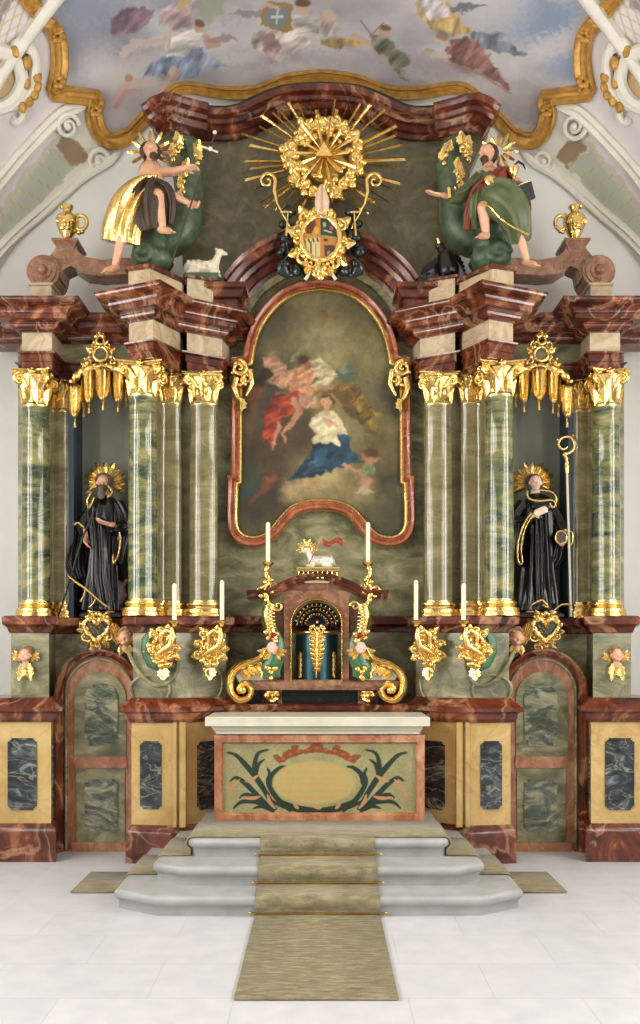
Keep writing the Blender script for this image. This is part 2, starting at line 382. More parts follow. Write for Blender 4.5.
# --- floor: pale sandstone slabs
t = NT('floor_slabs'); co = t.coords()
br = t.n('ShaderNodeTexBrick'); t.l(co, 0, br, 'Vector')
for k, v in (('Scale', 1.0), ('Mortar Size', .004), ('Brick Width', 1.05), ('Row Height', .62), ('Mortar Smooth', .6)): br.inputs[k].default_value = v
br.inputs['Color1'].default_value = C(203, 203, 206); br.inputs['Color2'].default_value = C(197, 198, 201); br.inputs['Mortar'].default_value = C(180, 180, 184)
no = t.n('ShaderNodeTexNoise'); no.inputs['Scale'].default_value = 5; no.inputs['Detail'].default_value = 8; t.l(co, 0, no, 'Vector')
ra = t.ramp([(.3, C(240, 240, 243)), (.7, C(255, 255, 255))]); t.l(no, 'Fac', ra, 'Fac')
mx = t.n('ShaderNodeMix', data_type='RGBA', blend_type='MULTIPLY'); mx.inputs[0].default_value = 1
t.l(br, 'Color', mx, 6); t.l(ra, 'Color', mx, 7); t.t.links.new(mx.outputs[2], t.b.inputs['Base Color']); set_b(t, .38, 0, .4); t.bump(no, 'Fac', .04, .01)
M['floor'] = t.m
tag(MB().box(-5.65, 5.65, -7, 10.45, -.1, 0).build('floor', 'floor'), kind='structure')
tag(MB().box(-5.65, 5.65, YE, YE+.2, 0, 10.3).build('wall_back', 'white'), kind='structure')
# --- walls and vault with window openings
WY = [(3.4, 5.0), (6.5, 7.7), (.2, 1.8), (-3.2, -1.6)]
PH = math.radians(16)
Ys = sorted({y for a in WY for y in a} | set(np.round(np.arange(-7, 7.3, .7), 2)) | {7.7, 8.2, 8.8, 9.3, 9.8, 10.36})
for sgn, nm in ((-1, 'left'), (1, 'right')):
    mb = MB(); zs = [0, 1.1, 2.3, 3.4, ZC]
    for i in range(len(Ys)-1):
        a, b = Ys[i], Ys[i+1]
        if b-a < .02: continue
        for j in range(4):
            if any(a >= w0-.01 and b <= w1+.01 for w0, w1 in WY) and zs[j] >= 2.2: continue
            mb.add([(sgn*rr(a), a, zs[j]), (sgn*rr(b), b, zs[j]), (sgn*rr(b), b, zs[j+1]), (sgn*rr(a), a, zs[j+1])], [(0, 1, 2, 3)])
    tag(mb.build('wall_'+nm, 'white'), kind='structure')
t = NT('daylight_pane'); t.b.inputs['Emission Color'].default_value = (1, .975, .94, 1); t.b.inputs['Emission Strength'].default_value = 25.0
t.b.inputs['Base Color'].default_value = (.7, .75, .8, 1); M['pane'] = t.m
k = 0
for sgn in (-1, 1):
    for w0, w1 in WY:
        k += 1; fr = MB(); rows = []; zz = [2.3, 3.4, ZC]; ph = [PH*q/3 for q in (1, 2, 3)]
        for y in np.linspace(w0, w1, 4):
            r = rr(y)+.1; rows.append([(sgn*r, y, z) for z in zz]+[(sgn*r*math.cos(p), y, ZC+KZ*r*math.sin(p)) for p in ph])
        w = tag(MB().grid(rows).build('window_%d' % k, 'pane'), kind='structure')
        for y in np.linspace(w0, w1, 4): r = rr(y)-.02; fr.tube([(sgn*r, y, z) for z in zz]+[(sgn*r*math.cos(p), y, ZC+KZ*r*math.sin(p)) for p in ph], .025, 6)
        for z in (2.3, 3.0, 3.7, 4.4, 5.1): fr.tube([(sgn*(math.sqrt(max(0, rr(y)**2-(max(0, z-ZC)/KZ)**2))-.02), y, z) for y in np.linspace(w0, w1, 4)], .015, 6)
        fr.build('window_frame', 'stucco', w)
# coarse vault
mb = MB(); mbf = []
phs = [0, PH/2, PH]+list(np.linspace(PH, PI-PH, 40))[1:]+[PI-PH/2, PI]
for i in range(len(Ys)-1):
    a, b = Ys[i], min(Ys[i+1], 7.7)
    if b-a < .02: continue
    for j in range(len(phs)-1):
        if any(a >= w0-.01 and b <= w1+.01 for w0, w1 in WY) and (phs[j+1] <= PH+1e-6 or phs[j] >= PI-PH-1e-6): continue
        q = lambda y, p: (rr(y)*math.cos(p), y, ZC+KZ*rr(y)*math.sin(p))
        mb.add([q(a, phs[j]), q(b, phs[j]), q(b, phs[j+1]), q(a, phs[j+1])], [(0, 1, 2, 3)])
tag(mb.build('ceiling', 'stucco', smooth=60), kind='structure')
# painted east bay of the vault
NR, NC = 270, 860
Y_ = np.linspace(7.7, YE, NR); P_ = np.concatenate([np.linspace(0, math.radians(28), 12)[:-1], np.linspace(math.radians(28), math.radians(152), NC-22), np.linspace(math.radians(152), PI, 12)[1:]]); NC = len(P_)
yy, pp = np.meshgrid(Y_, P_, indexing='ij'); rv = rr(yy)
V = np.stack([rv*np.cos(pp), yy, ZC+KZ*rv*np.sin(pp)], -1).reshape(-1, 3)
px = CX+V[:, 0]/V[:, 1]*F; py = HY-(V[:, 2]-EZ)/V[:, 1]*F
FR = [(20, -12), (36, 10), (49, 24), (56.5, 37), (59, 58), (57, 76), (53, 92.5), (74, 94.5), (97, 98), (93.5, 112), (98, 130), (109, 140), (125, 136), (145, 116), (170, 93), (186, 87), (225, 92), (258, 90), (285, 79), (321, 74)]
FRs = smooth_path(FR[:7], 5)[:-1]+FR[6:9]+smooth_path(FR[8:], 5)[1:]
FULL = FRs+[(642-x, y) for x, y in FRs[::-1]][1:]
pt = Paint(px, py, (214, 205, 206))
pt.noise(.03, .05, 5); pt.fs = 1.3; pt.warp(9, .13)
sky = FULL+[(660, -200), (-20, -200)]
SK = pt.inside(sky)
n1 = fbm(px*.012, py*.022, 11, 5); n2 = fbm(px*.03, py*.05, 21, 4)
base = np.array([182, 174, 178.])+np.outer(np.clip((n1-.5)*4, -1, 1), [34, 32, 30])+np.outer(n2-.5, [26, 22, 20])
ins = np.clip(SK/1.5+.5, 0, 1)[:, None]; pt.c = pt.c*(1-ins)+base*ins
def S(fn, *a, **k):
    old = pt.c.copy(); fn(*a, **k); pt.c = old*(1-ins)+pt.c*ins
for b in [(80, 5, 60, 30, 20, (122, 136, 165), 1.2, .8, 30), (75, 40, 18, 50, 0, (140, 148, 172), 1.2, .5, 30), (540, 18, 42, 24, -10, (120, 146, 184), 1., .85, 20), (570, 68, 26, 14, 0, (136, 158, 190), 1., .8, 15), (500, 10, 30, 20, 0, (196, 190, 196), 1, .7, 20),
          (240, 30, 60, 14, -10, (196, 188, 192), 1, .6, 30), (130, 80, 40, 20, -30, (206, 196, 190), 1, .5, 20), (570, 40, 40, 12, -20, (206, 198, 206), .9, .7, 20), (300, 60, 70, 10, 0, (172, 160, 166), 1, .6, 20), (450, 70, 60, 10, 15, (164, 150, 158), 1, .6, 20), (545, 110, 40, 20, 10, (156, 142, 150), 1, .7, 20), (510, 95, 50, 12, 20, (200, 186, 184), 1, .7, 15), (620, 60, 30, 60, 0, (192, 186, 196), 1, .5, 10)]: S(pt.blob, *b[:5], b[5], b[6], b[7], b[8])
a = lambda zx, zy: (80+zx/2.667, zy/2.667)
e = lambda zx, zy: (320+zx/2.667, zy/2.667)
L_ = lambda f, pts: [f(*p) for p in pts]
# angels and saints among the clouds
S(pt.poly, L_(a, [(85, 50), (110, 25), (160, 15), (200, 30), (175, 70), (120, 90), (85, 95)]), (132, 92, 108), 1.5, .85, .3, 40, 3)
S(pt.poly, L_(a, [(200, -5), (320, -5), (300, 60), (260, 80), (215, 60)]), (176, 150, 158), 2, .8, .3, 60, 4)
S(pt.poly, L_(a, [(180, -5), (260, -5), (230, 20), (190, 30)]), (140, 150, 176), 2, .7)
S(pt.poly, L_(a, [(310, 0), (390, -5), (385, 40), (340, 55), (310, 45)]), (150, 158, 118), 3, .7)
S(pt.poly, L_(a, [(105, 140), (150, 100), (220, 95), (225, 110), (160, 125), (115, 155)]), (206, 178, 170), 1.5, .8)
S(pt.line, L_(a, [(130, 160), (180, 110), (240, 105)]), [1, 3, 3], (200, 166, 156), 1, .8)
S(pt.poly, L_(a, [(330, 100), (380, 88), (425, 100), (385, 112), (335, 108)]), (148, 128, 122), 1.2, .8)
S(pt.poly, L_(a, [(325, 85), (350, 95), (380, 122), (330, 130)]), (190, 118, 92), 1.5, .6)
S(pt.poly, L_(a, [(240, 95), (300, 75), (330, 90), (320, 125), (285, 160), (235, 150), (225, 120)]), (206, 196, 190), 2.2, .9, .25, 70, 5)
S(pt.poly, L_(a, [(170, 205), (185, 165), (230, 148), (270, 150), (320, 125), (350, 155), (405, 185), (330, 180), (315, 205), (250, 210), (215, 195)]), (124, 146, 182), 2.2, .9, .35, 30, 6)
S(pt.line, L_(a, [(250, 185), (232, 215), (205, 262)]), [7, 5, 3], (206, 168, 148), 1)
S(pt.line, L_(a, [(262, 190), (250, 215), (215, 258)]), [6, 4, 2], (190, 148, 130), 1)
S(pt.blob, *a(318, 72), 5, 6, 10, (196, 152, 126), .3); S(pt.blob, *a(318, 62), 6, 3.5, 20, (122, 92, 60), .4)
S(pt.line, L_(a, [(245, 60), (240, 90), (235, 125)]), [3, 3, 4], (200, 172, 150), 1)
S(pt.blob, *a(270, 20), 5, 5, 0, (198, 160, 130), .4); S(pt.blob, *a(280, 5), 7, 3, 0, (200, 166, 96), .4)
S(pt.poly, L_(a, [(225, 30), (300, 25), (305, 70), (260, 78), (225, 55)]), (192, 156, 146), 1.5, .6, .3, 50, 7)
S(pt.line, L_(a, [(90, 265), (120, 225), (150, 215), (205, 220)]), [5, 7, 7, 2], (214, 172, 158), 1)
S(pt.line, L_(a, [(95, 285), (125, 245), (165, 240)]), [5, 6, 3], (204, 156, 142), 1)
S(pt.blob, *a(130, 208), 4, 4, 0, (190, 140, 100), .4)
S(pt.poly, L_(a, [(400, 40), (440, 25), (500, 35), (490, 50), (440, 48)]), (140, 124, 128), 1.5, .8)
S(pt.poly, L_(a, [(490, 8), (565, 10), (562, 84), (486, 74)]), (166, 122, 60), .8)
S(pt.poly, L_(a, [(500, 18), (554, 19), (552, 75), (496, 66)]), (120, 132, 134), .8)
S(pt.line, L_(a, [(528, 24), (524, 62)]), 1.5, (206, 206, 206), .8); S(pt.line, L_(a, [(512, 46), (540, 44)]), 2.6, (200, 202, 206), .8)
S(pt.poly, L_(a, [(465, 85), (520, 80), (600, 85), (620, 120), (570, 140), (530, 170), (500, 150), (480, 145), (462, 115)]), (206, 184, 170), 2.2, .9, .35, 60, 9)
S(pt.poly, L_(a, [(480, 95), (520, 88), (540, 130), (515, 165), (490, 145)]), (166, 116, 112), 1.5, .8, .3, 80, 10)
S(pt.poly, L_(a, [(570, 40), (620, 35), (640, 60), (635, 110), (590, 100), (565, 80)]), (190, 180, 172), 2.2, .88, .3, 80, 11)
S(pt.blob, *a(595, 22), 6.5, 7, 0, (204, 160, 132), .3); S(pt.blob, *a(594, 8), 8, 4, 0, (112, 78, 52), .4)
S(pt.line, L_(a, [(482, 20), (500, 12), (530, 22)]), [2, 4, 3], (206, 160, 136), 1)
S(pt.poly, L_(e, [(0, 30), (40, 35), (60, 80), (20, 100), (0, 90)]), (176, 150, 140), 2, .8, .3, 30, 12)
S(pt.poly, L_(e, [(0, 105), (60, 95), (110, 105), (115, 130), (40, 125), (0, 120)]), (190, 150, 62), 2.2, .88, .25, 0, 13)
S(pt.line, L_(e, [(90, 95), (140, 120), (160, 155)]), [6, 5, 3], (204, 166, 140), 1)
S(pt.poly, L_(e, [(135, 95), (175, 90), (205, 130), (240, 150), (235, 180), (215, 180), (240, 220), (200, 185), (170, 150), (140, 125)]), (118, 124, 92), 2.2, .9, .35, 50, 14)
S(pt.blob, *e(172, 85), 5.5, 6, 0, (200, 156, 126), .3); S(pt.blob, *e(174, 74), 6, 3, 10, (124, 96, 62), .4)
S(pt.line, L_(e, [(108, 55), (150, 110)]), 1.4, (150, 112, 88), .8); S(pt.line, L_(e, [(170, 60), (135, 95)]), 1.2, (140, 110, 90), .8)
S(pt.blob, *e(20, 40), 6, 6, 0, (204, 168, 140), .5)
S(pt.poly, L_(e, [(245, 0), (330, -5), (360, 20), (380, 60), (410, 85), (360, 95), (300, 75), (260, 45)]), (204, 164, 84), 1.5, .9, .3, 20, 15)
S(pt.poly, L_(e, [(250, -5), (320, -5), (350, 35), (300, 55), (265, 30)]), (190, 180, 186), 1.5, .9, .3, 40, 16)
S(pt.poly, L_(e, [(340, 20), (380, 8), (445, 15), (400, 30), (350, 30)]), (110, 112, 128), 1.3, .9)
S(pt.poly, L_(e, [(390, 95), (420, 82), (505, 92), (470, 102), (555, 145), (480, 145), (430, 125)]), (116, 124, 140), 1.3, .9, .3, 10, 17)
S(pt.poly, L_(e, [(345, 105), (385, 98), (430, 120), (470, 175), (510, 250), (470, 220), (430, 190), (370, 175), (340, 165), (335, 135)]), (150, 92, 78), 2.2, .9, .35, 40, 18)
S(pt.line, L_(e, [(325, 165), (370, 180), (430, 198), (500, 245)]), [2, 3, 3, 2], (200, 150, 116), 1)
S(pt.blob, *e(325, 98), 6.5, 5.5, -30, (176, 132, 92), .3); S(pt.line, L_(e, [(345, 120), (310, 105)]), 3, (206, 176, 150), 1)
S(pt.line, L_(e, [(345, 150), (300, 150)]), 4, (210, 180, 160), 1); S(pt.blob, *e(292, 134), 5, 2, 0, (196, 160, 110), .5)
for i_, (zx, zy, rx, ry, al) in enumerate(((215, 200, 12, 4, .35), (300, 140, 10, 5, .3), (540, 130, 14, 6, .3), (500, 160, 10, 3, .3), (270, 60, 14, 6, .25), (120, 70, 10, 4, .3))): S(pt.blob, *a(zx, zy), rx, ry, 20, (96, 84, 92), 1.2, al, 6)
for zx, zy, rx, ry, al in ((200, 150, 8, 6, .3), (380, 180, 12, 5, .35), (440, 195, 12, 4, .3), (330, 90, 10, 4, .3), (60, 115, 14, 4, .3)): S(pt.blob, *e(zx, zy), rx, ry, 25, (92, 78, 80), 1.2, al, 6)
for zx, zy, rx, ry, al in ((420, 160, 40, 5, .6), (330, 250, 30, 6, .5), (60, 170, 16, 20, .5), (560, 180, 26, 6, .6)): S(pt.blob, *a(zx, zy), rx, ry, -5, (216, 208, 208), 1.3, al, 12)
# transverse arch by the end wall: green panels with gold dashes, brown recess at the springing of the scroll
for sx in (-1, 1):
    q = lambda pts: [((p[0] if sx < 0 else 642-p[0]), p[1]) for p in pts]
    pt.poly(q([(-40, 300), (60, 150), (92, 105), (112, 142), (146, 118), (150, 140), (60, 220), (-40, 340)]), (214, 208, 192), 2, 1)
    pt.poly(q([(-30, 262), (20, 189), (52, 146), (76, 166), (44, 200), (-10, 262), (-40, 300)]), (176, 182, 160), 1.5, 1)
    pt.poly(q([(53, 144), (66, 130), (88, 157), (75, 168)]), (150, 118, 78), 1.5, .9)
    pt.poly(q([(-30, 250), (20, 178), (60, 132), (64, 136), (30, 178), (-20, 250)]), (196, 188, 164), 1, 1)
    for i in range(9):
        t0 = i/9; cx, cy = 60-88*t0, 158+110*t0
        for k2 in (-1, 0, 1):
            x0, y0 = cx+k2*9, cy+k2*5.5
            pt.line(q([(x0-2, y0-2.6), (x0+1.5, y0+2)]), 1.3, (196, 160, 92), .7, .8)
    pt.poly(q([(-30, 60), (18, -5), (30, -40), (-40, -40)]), (136, 126, 142), 1.5, 1)
    for i in range(5): pt.line(q([(-14+i*9, 50-i*2), (-2+i*8, 14), (10+i*7, -14)]), 1.6, (196, 168, 110), .8, .8); pt.line(q([(-10, 8+i*12), (20, 14+i*10-20)]), 1.3, (196, 168, 110), .8, .8)
pt.c = pt.c.mean(1, keepdims=True)*.3+pt.c*.7; pt.c = pt.c*(1-.08*ins); v = color_mesh('ceiling', V, grid_faces(NR, NC), pt.linear(), 'fresco'); tag(v, kind='structure')
# --- mouldings on the vault
mb = MB(); W = 9.5
wid = np.array([8.5 if (abs(x-321) > 195) else (6 if y > 84 else 5.5) for x, y in FULL])
A = offset_px(FULL, -wid); B = offset_px(FULL, wid)
ribbon(mb, A, B, [(0, 0), (0, .05), (.1, .075), (.2, .05), (.35, .03), (.5, .045), (.65, .03), (.8, .05), (.9, .075), (1, .05), (1, 0)])
o = mb.build('trim_1', 'goldpaint', smooth=50); tag(o, kind='structure')
for i in (8, 14, 26, 36):                                                # little leaf knots on the gilded frame
    for s_ in (0, 1):
        x, y = FULL[i]; x = x if s_ == 0 else 642-x; P, N = dome_hit(x, y)
        k = MB()
        for j in range(6): an = j*PI/3; k.ell(Vector(P)+Vector(N)*.06+Vector((math.cos(an)*.045, 0, math.sin(an)*.045)), (.035, .025, .03), nu=8, nv=5)
        k.build('leaf_knot', 'goldpaint', o)
mb = MB()
for sx in (-1, 1):
    q = lambda pts: np.array([((p[0] if sx < 0 else 642-p[0]), p[1]) for p in pts])
    bump = [(0, 0), (0, .05), (.25, .08), (.5, .05), (.75, .08), (1, .05), (1, 0)]
    A = smooth_path([(-40, 222), (0, 168), (30, 134), (58, 107), (74, 103), (84, 104)], 5); B = smooth_path([(-34, 236), (8, 180), (38, 146), (64, 120), (76, 113), (84, 106)], 5)
    ribbon(mb, q(A), q(B), bump)
    A = smooth_path([(-50, 300), (0, 240), (40, 204), (74, 172), (90, 158), (104, 154)], 5); B = smooth_path([(-46, 312), (6, 250), (48, 212), (84, 180), (110, 164), (120, 150)], 5)
    ribbon(mb, q(A), q(B), bump)
    ribbon(mb, q([(-30, 100), (0, 62), (24, 26), (48, -8), (60, -26)]), q([(-12, 100), (12, 62), (34, 32), (60, -2), (74, -22)]), [(0, 0), (0, .09), (.3, .12), (.7, .12), (1, .09), (1, 0)])
tag(mb.build('trim_2', 'stucco', smooth=45), kind='structure')
def vault_scroll(px_, py_, r, label):
    P, N = dome_hit(px_, py_); mb = MB(); P = Vector(P)+Vector(N)*.06; N = Vector(N)
    ux = Vector((1, 0, 0)); ux = (ux-N*ux.dot(N)).normalized(); uz = N.cross(ux)
    mb.spiral(P, r, 0, 1.6*(1 if px_ < 321 else -1), r*.22, ux, uz); mb.ell(P, r*.3)
    return tag(mb.build('stucco_scroll', 'stucco'), label, 'stucco', 'stucco scrolls on the transverse arch')
for sx, sd in ((-1, 'on the side of the lamb'), (1, 'on the side of the eagle')):
    f = lambda x: x if sx < 0 else 642-x
    vault_scroll(f(66), 125, .13, 'ivory stucco scroll just under the gilded vault frame, '+sd)
    vault_scroll(f(97), 160, .13, 'small ivory scroll low beside the end wall, '+sd)
    # stucco cartouche on the spandrel
    root = thing('stucco_cartouche', 'white and gold shell-edged stucco cartouche on the vault, '+sd, 'stucco cartouche', tuple(dome_hit(f(0), 80)[0]))
    def onv(pts, lift=.05): P, N = dome_hit([f(p[0]) for p in pts], [p[1] for p in pts]); return [tuple(v) for v in P+N*lift]
    m1 = MB()
    ring = smooth_path([(-10, 48), (6, 52), (15, 62), (20, 78), (16, 92), (6, 103), (-10, 108)], 5); m1.tube(onv(ring), .07, 8)
    m1.tube(onv(smooth_path([(13, 40), (22, 38), (30, 48), (33, 62), (32, 78), (26, 92), (14, 104), (0, 110)], 5)), [.02+.04*math.sin(PI*i/36) for i in range(36)], 8)
    m1.tube(onv(smooth_path([(10, 102), (18, 104), (21, 114), (16, 121), (11, 118)], 4)), .04, 7)
    m1.tube(onv(smooth_path([(13, 55), (14, 44), (24, 40), (28, 50)], 4)), .05, 7)
    m1.build('scroll_frame', 'stucco', root)
    m2 = MB()
    for i, p_ in enumerate([(34, 74), (34, 83), (31, 91), (26, 98), (19, 104), (12, 48), (24, 60), (23, 80)]): m2.ell(onv([p_], .08)[0], (.05, .05, .07), (0, 0, i), 8, 5)
    m2.build('gilded_edge', 'goldpaint', root)
    m3 = MB(); m3.grid([[tuple(x) for x in onv([((1-t)*-14+t*q_[0], (1-t)*78+t*q_[1]) for t in (.0, .5, 1)], .02)] for q_ in ring]); m3.build('ochre_field', plain('ochre', C(190, 160, 118), .7), root)
# --- camera, light
cam = bpy.data.cameras.new('camera'); co_ = bpy.data.objects.new('camera', cam); COL.objects.link(co_)
co_.location = (0, 0, EZ); co_.rotation_euler = (PI/2, 0, 0)
cam.sensor_fit = 'VERTICAL'; cam.sensor_height = 36; cam.lens = F/1024*36; cam.shift_y = (HY-512)/1024; cam.shift_x = (320-CX)/1024
cam.clip_start = .05; SC.camera = co_
w = bpy.data.worlds.new('world'); SC.world = w; w.use_nodes = True; bg = w.node_tree.nodes['Background']
bg.inputs[0].default_value = (1, .98, .95, 1); bg.inputs[1].default_value = .36
SC.view_settings.view_transform = 'Standard'; SC.view_settings.look = 'None'; SC.view_settings.gamma = 1
SC.view_settings.use_curve_mapping = False; SC.view_settings.exposure = -.82
SC.cycles.use_denoising = True; SC.cycles.max_bounces = 6; SC.cycles.sample_clamp_indirect = 6
# ================================================================ ALTAR STEPS, CARPETS, TABLE
def plan(front, side_x, side_y, back=9.9, off=-.02):
    (fx, fy) = front; return [(-fx+off, fy), (fx+off, fy), (side_x+off, side_y), (side_x+off, back), (-side_x+off, back), (-side_x+off, side_y)]
root = thing('altar_steps', 'three grey stone altar steps with canted corners and rounded nosings', 'steps', (0, 8.5, 0))
SD = [((1.28, 7.28), 1.66, 7.52, 0, .16), ((1.14, 7.60), 1.39, 7.78, .16, .32), ((1.06, 7.93), 1.13, 8.0, .32, .48)]
for fr, sx, sy, z0, z1 in SD:
    m_ = z1-z0
    MB().mould(plan(fr, sx, sy), [(-.035, z0), (-.035, z1-.095), (-.02, z1-.08), (-.004, z1-.065), (.0, z1-.04), (-.003, z1-.02), (-.015, z1-.006), (-.035, z1)]).build('step', 'step', root, smooth=50)
def carpet_mat():
    t = NT('olive_carpet'); co = t.coords((2, 9, 2)); n1 = t.n('ShaderNodeTexNoise'); n1.inputs['Scale'].default_value = 3.5; n1.inputs['Detail'].default_value = 10; n1.inputs['Roughness'].default_value = .75
    t.l(co, 0, n1, 'Vector'); r = t.ramp([(.34, C(112, 101, 74)), (.5, C(138, 127, 97)), (.62, C(164, 153, 122))]); t.l(n1, 'Fac', r, 'Fac'); t.l(r, 'Color', t.b, 'Base Color')
    n2 = t.n('ShaderNodeTexNoise'); n2.inputs['Scale'].default_value = 60; t.l(co, 0, n2, 'Vector'); t.bump(n2, 'Fac', .5, .01); set_b(t, .95, 0, .1); t.b.inputs['Sheen Weight'].default_value = .3; return t.m
M['carpet'] = carpet_mat()
e_ = .012
def stepprof(y0, edges):
    """carpet running down over nosings: list of (depth, z)."""
    pts = [(y0, 0+e_)]
    for yf, z0, z1 in edges:
        pts += [(yf+.035-e_, z0+e_), (yf+.035-e_, z1-.10), (yf-e_, z1-.06), (yf-e_, z1-.03), (yf+.006, z1-.003), (yf+.035, z1+e_)]
    return pts
pr = stepprof(5.54, [(7.28, 0, .16), (7.60, .16, .32), (7.93, .32, .48)])+[(8.02, .48+e_+.002)]
mb = MB()
def strip(mb, prof, a0, a1, axis):
    th = .010; rows = []
    up = [p for p in prof]; lo = [(p[0]+(.004), p[1]-th) for p in prof]
    ring = up+lo[::-1]
    for a in (a0, a1): rows.append([(a, p[0], p[1]) for p in prof])
    return mb.grid(rows)
strip(mb, pr, -.52, .465, 'x')
tag(mb.build('carpet_runner', 'carpet', smooth=40, solid=.012), 'long olive carpet runner coming down the middle of the altar steps onto the floor', 'carpet')
# cross runner over the platform and down both sides
def sideprof(s):
    r = []
    for sx, z0, z1 in ((1.66, 0, .16), (1.39, .16, .32), (1.13, .32, .48)):
        x = s*sx-.02; q = s
        r += [(x-q*.035+q*e_, z0+e_), (x-q*.035+q*e_, z1-.1), (x+q*e_, z1-.06), (x+q*e_, z1-.03), (x-q*.006, z1), (x-q*.035, z1+e_)]
    return [(s*2.14-.02, e_)]+r
pr2 = sideprof(-1)+sideprof(1)[::-1]
mb = MB(); rows = []
ring = pr2+[(x, z-.009) for x, z in pr2[::-1]]
for y in (7.985, 8.70): rows.append([(x, y, z) for x, z in pr2])
mb.grid(rows)
tag(mb.build('cross_carpet', 'carpet', smooth=40, solid=.012), 'olive carpet laid crosswise before the altar table and down both step ends', 'carpet')
for (yf, z0, w) in ((7.28, 0, 'lowest'), (7.60, .16, 'middle'), (7.93, .32, 'top')):
    r = thing('carpet_rod', 'thin brass carpet rod at the foot of the %s step riser' % w, 'carpet rod', (-.03, yf, z0+.03), 'brass carpet rods')
    MB().tube([(-.56, yf+.002, z0+.032), (.51, yf+.002, z0+.032)], .007, 8).build('rod', 'brass', r)
    for x in (-.56, .51): MB().ell((x, yf+.002, z0+.032), .013, nu=10, nv=6).build('finial', 'brass', r); 
# ---------------------------------------------------------------- altar table
TD = 8.74
root = thing('altar_table', 'altar table with cream stone slab and painted front in red marble frame', 'altar table', (0, TD+.3, .48))
x0, x1 = X(214.5, TD), X(424.5, TD)
MB().box(x0+.03, x1-.03, TD+.03, 9.45, .48, 1.36).build('body', 'redflat', root)
zf0, zf1 = .48, Z(735, TD)
def frame(mb, ox0, ox1, oz0, oz1, t, y, d0, d1, tb=None):
    tb = tb or t
    path = [(ox0, oz0), (ox1, oz0), (ox1, oz1), (ox0, oz1)]
    return mb.sweep(path, y, [(0, 0), (0, d1), (t*.82, d1), (t, d1*.35), (t, 0)], closed=True)
frame(MB(), x0, x1, zf0, zf1, .082, TD+.03, 0, .045).build('front_frame', 'redflat', root)
sx0, sx1 = X(205, 8.62), X(430, 8.62)
zt = Z(717, 8.62)
MB().mould([(sx0, 8.62), (sx1, 8.62), (sx1, 9.5), (sx0, 9.5)], [(-.09, 1.31), (-.09, 1.33), (-.07, zt-.13), (-.055, zt-.095), (-.05, zt-.09), (0, zt-.085), (.0, zt-.01), (-.01, zt)]).build('slab', 'mensa', root, smooth=30)
# painted panel: frontal pixel coordinates of the painting itself (its own surface)
nx_, nz_ = 560, 240
gx = np.linspace(x0+.07, x1-.07, nx_); gz = np.linspace(zf0+.07, zf1-.07, nz_)
xx, zz = np.meshgrid(gx, gz); P = np.stack([xx.ravel(), np.full(xx.size, TD+.028), zz.ravel()], 1)
ppx = CX+P[:, 0]/TD*F; ppy = HY-(P[:, 2]-EZ)/TD*F
u = (ppx-200)*2.667; v = (ppy-690)*2.667
pa = Paint(u, v, (146, 140, 98)); pa.noise(.10, .03, 2); pa.noise(.12, .3, 6); pa.warp(6, .08)
G = (30, 46, 34)
def fr_(pts, w, m=False, col=G):
    for k_ in ((0, 1) if m else (0,)):
        q = [((624-x) if k_ else x, y) for x, y in pts]; q = smooth_path(q, 6); n = len(q)
        pa.line(q, [w*(.35+.65*math.sin(PI*min(1, .15+.85*(1-i/n)))) for i in range(n)], col, 1.6, 1)
def frond(pts, w, side=1):
    """palm frond: stem with short barbs on the outer side."""
    for k_ in (0, 1):
        q = smooth_path([((624-x) if k_ else x, y) for x, y in pts], 8); n = len(q)
        pa.line(q, [w*1.3*math.sin(PI*min(1, .25+.75*(i/n)))+.8 for i in range(n)], G, 1.6)
        for i in range(3, n-2, 2):
            (ax, ay), (bx, by) = q[i], q[i+1]; dx, dy = bx-ax, by-ay; L = math.hypot(dx, dy)+1e-6; dx, dy = dx/L, dy/L
            sd = side*(-1 if k_ else 1); nx, ny = -dy*sd, dx*sd; l = w*1.0*(1-.5*i/n)
            pa.line([(ax, ay), (ax+dx*l*1.0+nx*l*.7, ay+dy*l*1.2+ny*l*.6)], [w*.6, .6], G, 1.4)
frond([(195, 310), (160, 250), (125, 205), (95, 175), (70, 168)], 11, 1)
frond([(180, 280), (152, 240), (145, 205), (155, 170), (185, 160)], 10, -1)
frond([(150, 225), (155, 200), (172, 186)], 7, -1)
frond([(190, 320), (150, 280), (120, 250), (95, 235), (80, 245)], 10, 1)
frond([(165, 300), (140, 285), (118, 280), (105, 290)], 8, 1)
frond([(200, 318), (150, 300), (110, 300), (88, 318)], 9, 1)
frond([(195, 325), (165, 312), (140, 318)], 7, 1)
frond([(240, 322), (205, 290), (182, 250), (185, 225), (178, 210)], 10, 1)
frond([(190, 250), (195, 225), (215, 208), (232, 206)], 9, -1)
frond([(312, 324), (260, 318), (215, 300), (190, 270)], 14, 1)
pa.line(smooth_path([(195, 300), (240, 318), (312, 323), (384, 318), (430, 300)], 6), 9, G, 2)
pa.blob(305, 248, 113, 60, 0, (158, 146, 92), .06)
pa.blob(305, 248, 109, 56, 0, (170, 154, 102), .08)
for yb, n_ in ((203, 15), (220, 23), (237, 27), (254, 27), (271, 26), (288, 20)):      # six rows of faded gilt lettering
    half = 106*math.sqrt(max(0, 1-((yb-248)/60)**2))-12; x = 305-half
    rnd = random.Random(int(yb))
    while x < 305+half:
        if rnd.random() < .14: x += 5; continue
        w_ = rnd.choice((4, 5, 6)); col = (190, 142, 62)
        pa.line([(x, yb-5), (x, yb+5)], 1.8, col, 1.2, .9)
        if rnd.random() < .7: pa.line([(x+w_-1.5, yb-5), (x+w_-1.5, yb+5)], 1.6, col, 1.2, .9)
        yy_ = yb+rnd.choice((-5, 0, 5)); pa.line([(x, yy_), (x+w_-1, yy_+rnd.choice((-2, 0, 2)))], 1.6, col, 1.2, .9); x += w_+2.6
